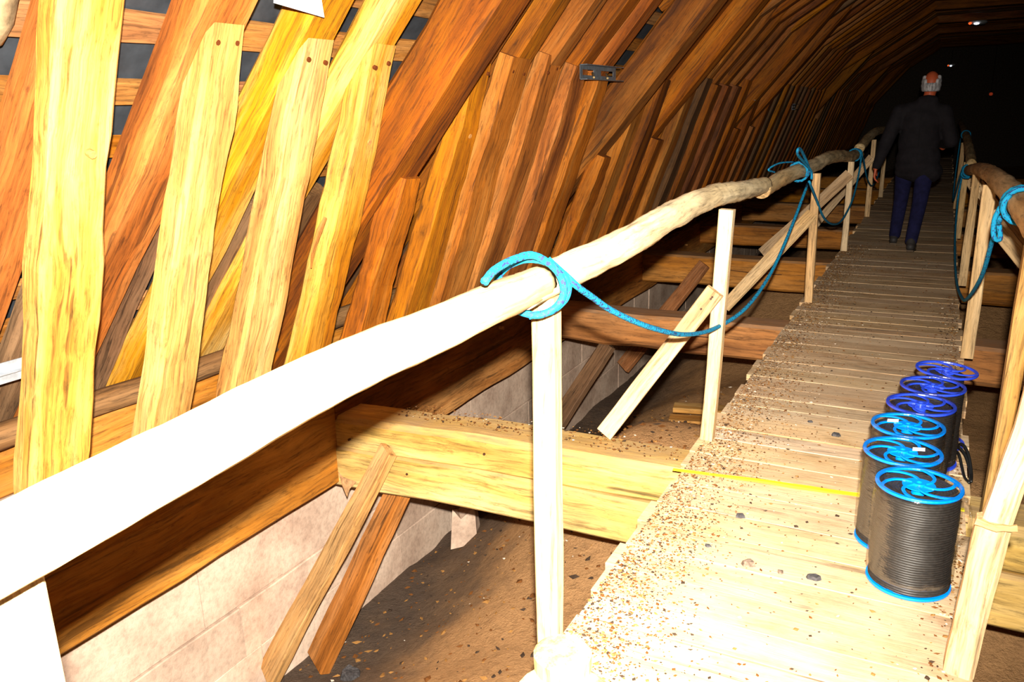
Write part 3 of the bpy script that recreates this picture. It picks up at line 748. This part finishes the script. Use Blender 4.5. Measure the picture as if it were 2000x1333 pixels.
rail_post(0.255, 5.37, 0.065, 0.05, 0.0, 1.03, 'tan right rail post inside the hanging blue rope loop', seed=13, brace=((0.262, 5.41, 0.86), (1.0, 5.44, -0.03)), mat='sawn', bw=0.09)
rail_post(0.255, 7.6, 0.06, 0.055, 0.0, 0.915, 'brown right rail post behind the hanging blue rope loop', seed=14, brace=((0.262, 7.63, 0.84), (1.2, 7.65, -0.35)), mat='sawn', bw=0.1)
rail_post(0.24, 10.3, 0.06, 0.05, 0.0, 0.84, 'dim right rail post at the second right rope knot', seed=15, brace=((0.25, 10.35, 0.7), (0.9, 10.4, -0.3)), mat='sawn', bw=0.1)
rail_post(0.235, 13.2, 0.06, 0.05, 0.0, 0.92, 'dark right rail post farthest along the walkway', seed=16, mat='sawn')

# ------------------------------------------------------------------ blue ropes
def coil(c, axis_r, turns, r, y0, y1, phase=0.0, n=14):
    """turns of rope around a rail running along y"""
    pts = []
    N = int(turns * n)
    for i in range(N + 1):
        a = phase + 2 * math.pi * turns * i / N; tt = i / N
        pts.append((c[0] + axis_r * math.cos(a), lerp(y0, y1, tt), c[1] + axis_r * math.sin(a)))
    return pts
RR = 0.0095
lr = empty('safety_rope', (-0.81, 1.8, 0.54), 'blue rope knotted along the left handrail and sagging between the posts', 'rope')
mb = MB(); tube(mb, spline([(-0.845, 1.79, 1.145), (-0.800, 1.80, 1.105), (-0.785, 1.84, 1.07), (-0.80, 1.973, 1.014), (-0.81, 2.171, 0.926), (-0.81, 2.513, 0.794), (-0.81, 2.96, 0.654), (-0.81, 3.46, 0.558), (-0.785, 3.983, 0.539), (-0.79, 4.63, 0.596), (-0.80, 5.251, 0.743), (-0.80, 5.872, 0.975)], 7), RR, 8); part('span', mb, M['rope'], lr, True)
mb = MB()
tube(mb, spline([(-0.83, 1.445, 1.157), (-0.835, 1.50, 1.172), (-0.84, 1.60, 1.178), (-0.83, 1.69, 1.172), (-0.803, 1.755, 1.125), (-0.795, 1.775, 1.07), (-0.815, 1.765, 1.03), (-0.86, 1.74, 1.012), (-0.915, 1.71, 1.04), (-0.93, 1.68, 1.09), (-0.90, 1.66, 1.14), (-0.86, 1.70, 1.160), (-0.82, 1.745, 1.145), (-0.795, 1.79, 1.10), (-0.80, 1.80, 1.05), (-0.83, 1.77, 1.018), (-0.87, 1.73, 1.012)], 6), RR, 8)
part('knot', mb, M['rope'], lr, True)
mb = MB(); tube(mb, spline([(-0.80, 5.93, 0.985), (-0.80, 6.317, 0.841), (-0.795, 6.862, 0.623), (-0.79, 7.504, 0.486), (-0.79, 8.237, 0.429), (-0.785, 9.073, 0.535), (-0.795, 9.65, 0.748), (-0.80, 9.85, 0.93)], 6), RR, 7); part('span', mb, M['rope'], lr, True)
mb = MB(); tube(mb, coil((-0.87, 1.052), 0.064, 1.6, RR, 5.86, 5.96, -0.4), RR, 7); tube(mb, spline([(-0.80, 5.90, 1.07), (-0.81, 5.72, 1.16), (-0.81, 5.50, 1.225), (-0.81, 5.40, 1.225), (-0.815, 5.46, 1.19), (-0.81, 5.70, 1.13), (-0.795, 5.93, 1.06), (-0.79, 5.97, 1.0)], 6), RR, 7)
tube(mb, spline([(-0.90, 5.9, 1.12), (-0.95, 5.6, 1.13), (-0.99, 5.45, 1.10), (-0.97, 5.6, 1.07)], 5), 0.006, 6); part('bow_knot', mb, M['rope'], lr, True)
mb = MB(); tube(mb, coil((-0.868, 0.945), 0.066, 2.2, RR, 9.78, 9.92, -0.4), RR, 7); part('knot', mb, M['rope'], lr, True)
mb = MB(); tube(mb, spline([(-0.80, 9.9, 0.93), (-0.80, 10.2, 0.86), (-0.795, 10.75, 0.636), (-0.79, 11.5, 0.463), (-0.79, 12.1, 0.44), (-0.79, 12.8, 0.55), (-0.80, 13.6, 0.98)], 5), RR, 6); part('span', mb, M['rope'], lr, True)

rr = empty('safety_rope', (0.215, 9.7, 0.1), 'blue rope hanging in a deep loop from the right handrail', 'rope')
mb = MB(); tube(mb, spline([(0.205, 9.95, 0.80), (0.20, 10.0, 0.70), (0.19, 9.98, 0.42), (0.19, 8.9, 0.16), (0.195, 7.2, 0.125), (0.20, 5.716, 0.29), (0.205, 4.95, 0.461), (0.215, 4.21, 0.72), (0.215, 3.834, 0.93), (0.22, 3.62, 1.06)], 7), RR, 8); part('span', mb, M['rope'], rr, True)
mb = MB(); tube(mb, coil((0.28, 1.116), 0.064, 3.4, RR, 3.50, 3.60, 2.4), RR * 1.1, 8)
tube(mb, spline([(0.215, 3.62, 1.10), (0.20, 3.60, 1.05), (0.205, 3.58, 0.99), (0.225, 3.56, 0.985), (0.215, 3.55, 1.04)], 5), RR, 8); part('knot', mb, M['rope'], rr, True)
mb = MB(); tube(mb, coil((0.26, 0.80), 0.066, 2.2, RR, 9.6, 9.72, 2.0), RR, 7); tube(mb, spline([(0.195, 9.65, 0.80), (0.19, 9.66, 0.75), (0.215, 9.64, 0.725), (0.26, 9.62, 0.725)], 5), RR, 6); part('knot', mb, M['rope'], rr, True)
mb = MB(); tube(mb, spline([(0.20, 10.1, 0.80), (0.185, 10.6, 0.60), (0.18, 11.6, 0.32), (0.18, 12.6, 0.20), (0.185, 13.4, 0.5), (0.20, 13.9, 0.95)], 6), RR, 6); part('span', mb, M['rope'], rr, True)
mb = MB(); tube(mb, coil((0.265, 1.0), 0.06, 1.5, RR, 13.9, 14.05, 2.4), RR, 6); part('knot', mb, M['rope'], rr, True)

# ------------------------------------------------------------------ cable reels
R_FL, H_SP = 0.125, 0.345
def flange_mb(z, seed):
    mb = MB()
    lathe(mb, [(0.1145, z - 0.004), (0.1250, z - 0.004), (0.1265, z), (0.1250, z + 0.005), (0.1145, z + 0.005), (0.1130, z)], 56, (0, 0, 0), True)
    for q in range(6):
        a0 = q * math.pi / 3 + seed
        pts = []
        for i in range(9):
            u = i / 8; r = lerp(0.020, 0.118, u); a = a0 + 1.05 * u ** 1.4
            pts.append((r * math.cos(a), r * math.sin(a), z + 0.001))
        timber(mb, pts, 0.006, 0.0105, (0, 0, 1), 12, 0, 0.0015, q)
    return mb
def hub_mb(z):
    mb = MB(); lathe(mb, [(0.009, z - 0.03), (0.009, z + 0.008), (0.020, z + 0.008), (0.020, z + 0.001), (0.020, z - 0.03)], 24, (0, 0, 0), True)
    lathe(mb, [(0.020, z - 0.003), (0.048, z - 0.003), (0.048, z), (0.020, z)], 32, (0, 0, 0), True)
    return mb
def cable_mb(rad, lump, seed):
    prof = []; nt = 38; dz = (H_SP - 0.032) / nt
    prof.append((0.045, 0.014))
    for i in range(nt):
        z = 0.012 + i * dz
        for (dr, t) in ((-0.004, 0.0), (0.0, 0.28), (0.0008, 0.5), (0.0, 0.72)): prof.append((rad + dr, z + t * dz))
    rr = rad - 0.002; zt = H_SP - 0.018
    while rr > 0.05:
        prof += [(rr, zt - 0.003), (rr - 0.002, zt), (rr - 0.005, zt + 0.0008), (rr - 0.0075, zt)]; rr -= 0.0098
    prof.append((0.046, zt - 0.02)); prof.append((0.046, 0.03))
    mb = MB()
    lathe(mb, prof, 44, wob=lambda a, z: lump * mnoise.noise(Vector((math.cos(a) * 1.2, math.sin(a) * 1.2, z * 14 + seed))) + 0.35 * lump * mnoise.noise(Vector((math.cos(a) * 3, math.sin(a) * 3, z * 60 + seed))))
    return mb
def film_mb(rad, seed):
    prof = [(0.10, H_SP + 0.004), (0.124, H_SP + 0.008)] + [(rad, H_SP - 0.02 - i * 0.02) for i in range(15)] + [(0.10, 0.012)]
    mb = MB()
    lathe(mb, prof, 40, wob=lambda a, z: 0.012 * mnoise.noise(Vector((math.cos(a) * 2, math.sin(a) * 2, z * 16 + seed))))
    return mb
fl_mesh = flange_mb(H_SP - 0.005, 0.3).mesh('flange', M['blue']); fl_deep = flange_mb(H_SP - 0.005, 1.0).mesh('flange', M['blue_deep'])
bt_mesh = flange_mb(0.004, 0.0).mesh('flange', M['blue']); bt_deep = flange_mb(0.004, 0.0).mesh('flange', M['blue_deep'])
hb_mesh = hub_mb(H_SP - 0.005).mesh('hub', M['blue']); hb_deep = hub_mb(H_SP - 0.005).mesh('hub', M['blue_deep'])
cores = [cable_mb(0.1205, 0.035, s).mesh('cable', M['cable'], smooth=True) for s in (1.0, 5.0, 9.0)]
films = [film_mb(0.1285, s).mesh('film', M['film'], smooth=True) for s in (2.0, 7.0)]
mb = MB(); lathe(mb, [(0.030, 0.008), (0.034, 0.02), (0.034, H_SP - 0.02), (0.030, H_SP - 0.008)], 24); bare = mb.mesh('core', M['blue_deep'])
reels = [
    (0.040, 2.617, 0.2, 0, 'front black cable reel with a bright blue top, nearest the camera'),
    (-0.018, 2.870, 1.1, 0, 'second black cable reel from the front, white sticker right of its hub'),
    (-0.012, 3.131, 2.3, 0, 'third black cable reel from the front, white sticker left of its hub'),
    (0.024, 3.390, 0.9, 1, 'fourth black cable reel from the front, deep blue top'),
    (0.062, 3.649, 1.7, 1, 'fifth black cable reel from the front, deep blue top tipped away'),
    (0.096, 3.907, 2.6, 1, 'rearmost blue reel, slender cable wound on its core'),
]
for i, (x, y, rz, deep, lab) in enumerate(reels):
    t = empty('cable_reel', (x, y, 0.002), lab, 'cable reel', 'blue cable reels on the walkway')
    t.rotation_euler = (0, 0, rz)
    if i == 5: t.rotation_euler = (0.0, 0.05, 0.0)
    f_o = link('flange', fl_deep if deep else fl_mesh, t); link('hub', hb_deep if deep else hb_mesh, f_o)
    link('flange', bt_deep if deep else bt_mesh, t)
    if i < 5:
        link('cable', cores[i % 3], t, rot=(0, 0, i * 0.9)); link('film', films[i % 2], t, rot=(0, 0, i * 1.3))
    else:
        link('core', bare, t); link('cable', cores[1], t).scale = (0.62, 0.62, 1.0)
    if i in (1, 2):
        ang = -rz + (0.35 if i == 1 else math.pi - 0.15)
        p = Vector((0.052 * math.cos(ang), 0.052 * math.sin(ang), H_SP + 0.003)); mb = MB()
        timber(mb, [p + Vector((-0.019 * math.cos(-rz), -0.019 * math.sin(-rz), 0)), p + Vector((0.019 * math.cos(-rz), 0.019 * math.sin(-rz), 0.004))], 0.03, 0.001, (-math.sin(-rz), math.cos(-rz), 0), 3, 0, 0.0003, i)
        link('sticker', mb.mesh('sticker', M['white']), t)
    if i == 0:      # crumpled loose film hanging off the side
        mb = MB(); pts = []
        for u in range(9):
            a = -rz - 0.25 + 0.05 * math.sin(u * 1.7); rr_ = 0.127 + 0.028 * math.sin(math.pi * min(1, u / 6)) 
            pts.append((rr_ * math.cos(a), rr_ * math.sin(a), 0.335 - u * 0.026))
        timber(mb, pts, [0.03, 0.05, 0.03, 0.02], 0.0015, (-math.sin(-rz), math.cos(-rz), 0.1), 18, 0.006, 0.0005, 4)
        link('loose_film', mb.mesh('loose_film', M['film'], smooth=True), t)
t = empty('loose_cables', (0.2, 3.65, 0.0), 'black cable ends looping off the reels to the walkway edge', 'cable')
for q, pts in enumerate([[(0.17, 3.74, 0.02), (0.185, 3.72, 0.06), (0.215, 3.66, 0.05), (0.235, 3.58, 0.012), (0.235, 3.50, 0.008)],
                         [(0.17, 3.76, 0.03), (0.20, 3.72, 0.075), (0.225, 3.65, 0.06), (0.24, 3.56, 0.015), (0.238, 3.48, 0.01)],
                         [(0.165, 3.77, 0.025), (0.19, 3.68, 0.045), (0.205, 3.60, 0.02), (0.215, 3.52, 0.008), (0.232, 3.47, 0.008)]]):
    mb = MB(); tube(mb, spline(pts, 6), 0.0058, 7); part('cable_end', mb, M['cable_black'], t, True)

# ------------------------------------------------------------------ small fittings on the roof
def bracket(y0, y1, z, label, h=0.10, two=True, nm='steel_bracket'):
    t = empty(nm, (post_x(z), (y0 + y1) / 2, z - h / 2), label, 'bracket')
    x = post_x(z) + 0.012
    mb = MB(); box(mb, (x, y0, z - h / 2 + 0.03), (x + 0.004, y1, z - h / 2 + 0.034), 0.0005)
    # channel: web with slots between rails, and two flanges
    mb = MB(); L_ = y1 - y0
    for (a, b, c, d) in ((0, 1, 0, 0.32), (0, 1, 0.68, 1), (0, .06, .32, .68), (.36, .56, .32, .68), (.92, 1, .32, .68)):
        box(mb, (x, y0 + a * L_, z - h / 2 + c * h), (x + 0.004, y0 + b * L_, z - h / 2 + d * h), 0.0005)
    part('web', mb, M['steel'], t)
    for zz in (z - h / 2, z + h / 2 - 0.005):
        mb = MB(); box(mb, (x, y0, zz), (x + 0.055, y1 + 0.04, zz + 0.005), 0.001); part('flange', mb, M['steel'], t)
    for fy in ((.34, .72) if two else (.5,)):
        p = Vector((x, y0 + fy * L_, z)); mb = MB(); tube(mb, [p, p + Vector((0.05, -0.10, -0.035))], 0.008, 7); part('screw', mb, M['brass'], t)
    return t
bracket(5.30, 5.98, 1.750, 'grey steel channel bracket with two screws fixed on the truss posts')
bracket(11.15, 11.35, 1.60, 'small dark bracket on the dim trusses left of the far one', 0.07, False, 'small_bracket')
bracket(14.7, 15.0, 1.46, 'small dark bracket deepest in the dim row of trusses', 0.09, False, 'small_bracket')

t = empty('cable_tray', (-3.25, 1.0, 0.50), 'galvanised metal strip behind the widest post at the left frame edge', 'cable tray')
mb = MB(); box(mb, (-3.27, 0.2, 0.545), (-3.265, 1.9, 0.585), 0.001); part('web', mb, M['galv'], t)
mb = MB(); box(mb, (-3.265, 0.2, 0.545), (-3.22, 1.9, 0.549), 0.001); part('lower_lip', mb, M['galv'], t)
mb = MB(); box(mb, (-3.27, 0.2, 0.500), (-3.262, 1.9, 0.535), 0.001); part('lower_strip', mb, M['galv'], t)

mb = MB()    # corner of a white sheet pinned to the trusses at the top
sh = [(post_x(1.87) + .10, 2.28, 1.887), (post_x(1.85) + .10, 2.55, 1.862), (post_x(1.9) + .10, 2.52, 1.92), (post_x(2.1) + .1, 2.52, 2.10), (post_x(2.1) + .1, 2.26, 2.10)]
mb.add(sh + [(x - .002, y, z - .001) for x, y, z in sh], [(0, 1, 2, 3, 4), (9, 8, 7, 6, 5)] + [(i, i + 5, (i + 1) % 5 + 5, (i + 1) % 5) for i in range(5)])
tag(part('paper_sheet', mb, M['white']), 'pointed corner of a white sheet at the top edge, in front of the rafters', 'paper')

mb = MB(); lathe(mb, [(0.001, -0.10), (0.045, -0.085), (0.062, -0.02), (0.065, 0.06), (0.06, 0.15), (0.03, 0.2), (0.001, 0.21)], 18, (0, 0, 0), False, lambda a, z: 0.25 * mnoise.noise(Vector((math.cos(a), math.sin(a), z * 9))))
lm = link('stone_lump', mb.mesh('stone_lump', M['lump'], smooth=True), None, (-2.46, 1.50, 1.82), (0, 0.5, 0.2)); tag(lm, 'mottled tan and grey stone lump in the top left corner between rafters', 'stone')

def lamp(x, y, z, s, label, hang=0.0):
    t = empty('bulkhead_lamp', (x, y, z), label, 'lamp')
    mb = MB(); lathe(mb, [(0.001, -0.05), (s * 0.7, -0.045), (s, -0.01), (s * 0.95, 0.03), (0.001, 0.04)], 20, (x, y, z)); part('housing', mb, M['lamp_body'], t, True)
    mb = MB(); lathe(mb, [(0.001, -0.03), (s * 0.22, -0.02), (s * 0.3, 0.0), (0.001, 0.02)], 14, (x - s * 0.1, y - s * 0.95, z - 0.03)); part('bulb', mb, M['glint_white'], t, True)  # flash reflection on the lamp, put in as a small glowing bulb
    mb = MB(); lathe(mb, [(0.001, -0.03), (s * 0.16, -0.01), (s * 0.16, 0.015), (0.001, 0.025)], 12, (x - s * 0.75, y - s * 0.8, z - 0.02)); part('red_glint', mb, M['glint_red'], t, True)  # red reflection beside the white one, put in as a glowing dot
    if hang:
        mb = MB(); tube(mb, [(x, y, z + 0.03), (x, y, z + hang)], 0.008, 6); part('cord', mb, M['cable_black'], t)
    return t
lamp(0.355, 21.0, 3.085, 0.19, 'oval ceiling lamp with a white and a red flash glint, the nearer one')
lamp(-0.08, 33.5, 2.68, 0.13, 'small far ceiling lamp with a white glint above the head of the man', 0.5)
t = empty('pilot_lamp', (1.15, 31.0, 1.65), 'tiny dim red lamp in the dark at the right of the man', 'lamp')
mb = MB(); lathe(mb, [(0.001, -0.05), (0.04, -0.04), (0.055, 0), (0.04, 0.04), (0.001, 0.05)], 14, (1.15, 31, 1.65)); part('bulb', mb, M['lamp_dim'], t, True)
mb = MB(); tube(mb, [(1.15, 31, 1.70), (1.15, 31, COLZ)], 0.008, 6); part('cord', mb, M['cable_black'], t)

# ------------------------------------------------------------------ the man walking away
def blob_mesh(name, shapes, voxel, mat, origin, smooth_it=4):
    """shapes: ('cap', [(pt, r), ...]) tapered limbs or ('ell', centre, radii, z-rotation); fused to one continuous skin by a voxel remesh"""
    bm = bmesh.new()
    def ell(c, r, rz=0.0, rx=0.0):
        m = Matrix.Translation(Vector(c)) @ Matrix.Rotation(rz, 4, 'Z') @ Matrix.Rotation(rx, 4, 'X') @ Matrix.Diagonal((r[0], r[1], r[2], 1))
        bmesh.ops.create_icosphere(bm, subdivisions=3, radius=1.0, matrix=m)
    for s in shapes:
        if s[0] == 'ell': ell(*s[1:])
        else:
            ch = s[1]
            for i in range(len(ch) - 1):
                (p, r), (q, r2) = ch[i], ch[i + 1]; p, q = Vector(p), Vector(q); d = q - p
                n = max(2, int(d.length / (min(r, r2) * 0.35)))
                for j in range(n + 1):
                    u = j / n; rr_ = lerp(r, r2, u)
                    bmesh.ops.create_icosphere(bm, subdivisions=2, radius=rr_, matrix=Matrix.Translation(p + d * u))
    me = bpy.data.meshes.new(name); bm.to_mesh(me); bm.free()
    o = bpy.data.objects.new(name, me); COL.objects.link(o)
    md = o.modifiers.new('r', 'REMESH'); md.mode = 'VOXEL'; md.voxel_size = voxel; md.use_smooth_shade = True
    ms_ = o.modifiers.new('s', 'SMOOTH'); ms_.iterations = smooth_it; ms_.factor = 0.5
    dg = bpy.context.evaluated_depsgraph_get()
    nm = bpy.data.meshes.new_from_object(o.evaluated_get(dg))
    bpy.data.objects.remove(o); bpy.data.meshes.remove(me)
    nm.materials.clear(); nm.materials.append(mat)
    nm.transform(Matrix.Translation(-Vector(origin)))
    nm.name = name
    return nm
MO = Vector((-0.26, 9.40, 0.0))
man = empty('person', MO, 'grey-haired balding man in dark jacket and navy trousers walking away along the walkway', 'person')
HD = Vector((-0.180, 9.44, 1.665))                                # centre of the head
hipL, hipR = Vector((-0.335, 9.42, 0.90)), Vector((-0.145, 9.40, 0.90))
kneL, kneR = Vector((-0.350, 9.60, 0.50)), Vector((-0.165, 9.33, 0.49))
ankL, ankR = Vector((-0.385, 9.72, 0.085)), Vector((-0.200, 9.10, 0.11))
shL, shR = Vector((-0.44, 9.42, 1.40)), Vector((-0.035, 9.41, 1.39))
elL, elR = Vector((-0.535, 9.36, 1.10)), Vector((0.055, 9.42, 1.10))
wrL, wrR = Vector((-0.615, 9.42, 0.83)), Vector((-0.02, 9.66, 1.03))
def hand(w, d, inward):
    """palm, four bent fingers and a thumb from the wrist w, hanging along d"""
    d = d.normalized(); fwd = Vector((0, 1, 0)); fwd = (fwd - d * fwd.dot(d)).normalized(); inw = Vector((inward, 0, 0)); inw = (inw - d * inw.dot(d)).normalized()
    out = [('cap', [(w - d * 0.03, 0.028), (w, 0.026)])]
    for q, ln in enumerate((0.070, 0.080, 0.076, 0.060)):
        o_ = fwd * (0.030 - q * 0.020)
        k0 = w + o_ * 0.6 + d * 0.015; k1 = w + o_ + d * 0.085
        k2 = k1 + (d * 0.9 + inw * 0.35).normalized() * ln * 0.5; k3 = k2 + (d * 0.6 + inw * 0.8).normalized() * ln * 0.5
        out.append(('cap', [(k0, 0.014), (k1, 0.0115), (k2, 0.0095), (k3, 0.0075)]))
    th0 = w + fwd * 0.024 + d * 0.02; th1 = w + fwd * 0.052 + d * 0.055 + inw * 0.01; th2 = th1 + (d + fwd * 0.3 + inw * 0.3).normalized() * 0.03
    out.append(('cap', [(th0, 0.014), (th1, 0.0115), (th2, 0.009)]))
    return out
body = [('ell', HD, (0.076, 0.096, 0.118)), ('ell', HD + Vector((0, 0.03, -0.06)), (0.062, 0.068, 0.068)), ('ell', HD + Vector((0, 0.03, -0.098)), (0.045, 0.055, 0.03)),
        ('ell', HD + Vector((0, 0.10, -0.012)), (0.013, 0.022, 0.026)), ('ell', HD + Vector((0, 0.092, -0.055)), (0.026, 0.012, 0.007)),
        ('ell', HD + Vector((-0.080, 0.0, -0.02)), (0.009, 0.020, 0.033), -0.4), ('ell', HD + Vector((0.080, 0.0, -0.02)), (0.009, 0.020, 0.033), 0.4),
        ('cap', [(HD + Vector((0, -0.01, -0.07)), 0.055), (Vector((-0.195, 9.42, 1.48)), 0.060)]),
        ('ell', (-0.235, 9.42, 1.26), (0.165, 0.10, 0.21)), ('ell', (-0.24, 9.42, 1.02), (0.145, 0.095, 0.16)), ('ell', (-0.24, 9.41, 0.92), (0.155, 0.10, 0.10)),
        ('cap', [(shL, 0.055), (shR, 0.055)]), ('cap', [(shL, 0.050), (elL, 0.040), (wrL, 0.027)]), ('cap', [(shR, 0.050), (elR, 0.040), (wrR, 0.027)]),
        ('cap', [(hipL, 0.080), (kneL, 0.052), (ankL, 0.038)]), ('cap', [(hipR, 0.080), (kneR, 0.052), (ankR, 0.038)])]
body += hand(wrL, Vector((-0.06, 0.02, -1)), 1) + hand(wrR, Vector((-0.25, 0.95, 0.05)), -1)
link('body', blob_mesh('body', body, 0.0075, M['skin'], MO, 2), man)
for sx in (-1, 1):
    mb = MB(); c = HD + Vector((sx * 0.030, 0.083, 0.005)); lathe(mb, [(0.001, -0.011), (0.008, -0.008), (0.011, 0), (0.008, 0.008), (0.001, 0.011)], 12, c); part('eye', mb, M['eye'], man, True)
hair = []
for a in [x * 0.2 for x in range(-12, 13)]:
    ang = -math.pi / 2 + a
    for zz, k_ in ((-0.055, 0.92), (-0.02, 1.0), (0.02, 1.0), (0.055, 0.93)):
        if (abs(a) > 1.9 and zz < -0.03) or (abs(a) < 0.75 and zz > 0.0) or (abs(a) < 1.15 and zz > 0.03): continue
        hair.append(('ell', HD + Vector((0.074 * k_ * math.cos(ang), 0.094 * k_ * math.sin(ang), zz)), (0.020, 0.020, 0.026)))
link('hair', blob_mesh('hair', hair, 0.006, M['hair'], MO, 7), man)
up_ = Vector((0, 0, 1))
jk = [('ell', (-0.235, 9.42, 1.30), (0.200, 0.125, 0.19)), ('ell', (-0.237, 9.42, 1.10), (0.195, 0.130, 0.24)), ('ell', (-0.225, 9.42, 0.93), (0.208, 0.140, 0.20)), ('ell', (-0.225, 9.42, 0.86), (0.215, 0.155, 0.12)),
      ('cap', [((-0.365, 9.42, 0.80), 0.070), ((-0.225, 9.41, 0.81), 0.125), ((-0.10, 9.395, 0.80), 0.115), ((-0.06, 9.41, 0.80), 0.08)]),
      ('cap', [(shL + Vector((0.03, 0, 0)), 0.075), (Vector((-0.215, 9.40, 1.455)), 0.075), (shR - Vector((0.03, 0, 0)), 0.075)]),
      ('cap', [(shL, 0.078), (elL, 0.070), (wrL + Vector((0.008, 0, 0.03)), 0.048)]), ('cap', [(shR, 0.078), (elR, 0.068), (wrR + Vector((0, 0, 0.03)), 0.048)]),
      ('cap', [((-0.25, 9.385, 1.505), 0.045), ((-0.195, 9.36, 1.515), 0.045), ((-0.14, 9.385, 1.505), 0.045)])]
jo = link('jacket', blob_mesh('jacket', jk, 0.013, M['jacket'], MO, 3), man)
mb = MB(); timber(mb, [Vector((-0.235, 9.272, 1.44)), Vector((-0.238, 9.276, 1.1)), Vector((-0.228, 9.27, 0.80))], 0.004, 0.006, (1, 0, 0), 6, 0.001, 0.001, 2); part('back_seam', mb, M['jacket'], jo)
tr_ = [('ell', (-0.24, 9.42, 0.88), (0.155, 0.098, 0.12)), ('cap', [(hipL, 0.098), (kneL, 0.074), (ankL + Vector((0.005, 0, 0.02)), 0.062)]), ('cap', [(hipR, 0.098), (kneR, 0.074), (ankR + Vector((0, 0.02, 0.02)), 0.062)])]
link('trousers', blob_mesh('trousers', tr_, 0.012, M['jeans'], MO, 3), man)
for ank, lift, sx in ((ankL, 0.0, -1), (ankR, 0.03, 1)):
    toe = Vector((ank.x + sx * 0.02, ank.y + 0.19, 0.045)); heel = Vector((ank.x, ank.y - 0.045, 0.045 + lift))
    sh_ = [('cap', [(heel, 0.042), ((heel + toe) / 2 + Vector((0, 0, 0.012)), 0.044), (toe, 0.036)]), ('cap', [(ank + Vector((0, 0.0, 0.02)), 0.045), (heel + Vector((0, 0.03, 0.03)), 0.045)])]
    so = link('shoe', blob_mesh('shoe', sh_, 0.009, M['shoe'], MO, 2), man)
    mb = MB(); timber(mb, [heel + Vector((0, -0.04, -0.036)), (heel + toe) / 2 + Vector((0, 0, -0.034)), toe + Vector((0, 0.03, -0.036))], [0.065, 0.075, 0.085, 0.06], 0.014, (1, 0, 0), 8, 0, 0.003, 1); part('sole', mb, M['sole'], so)
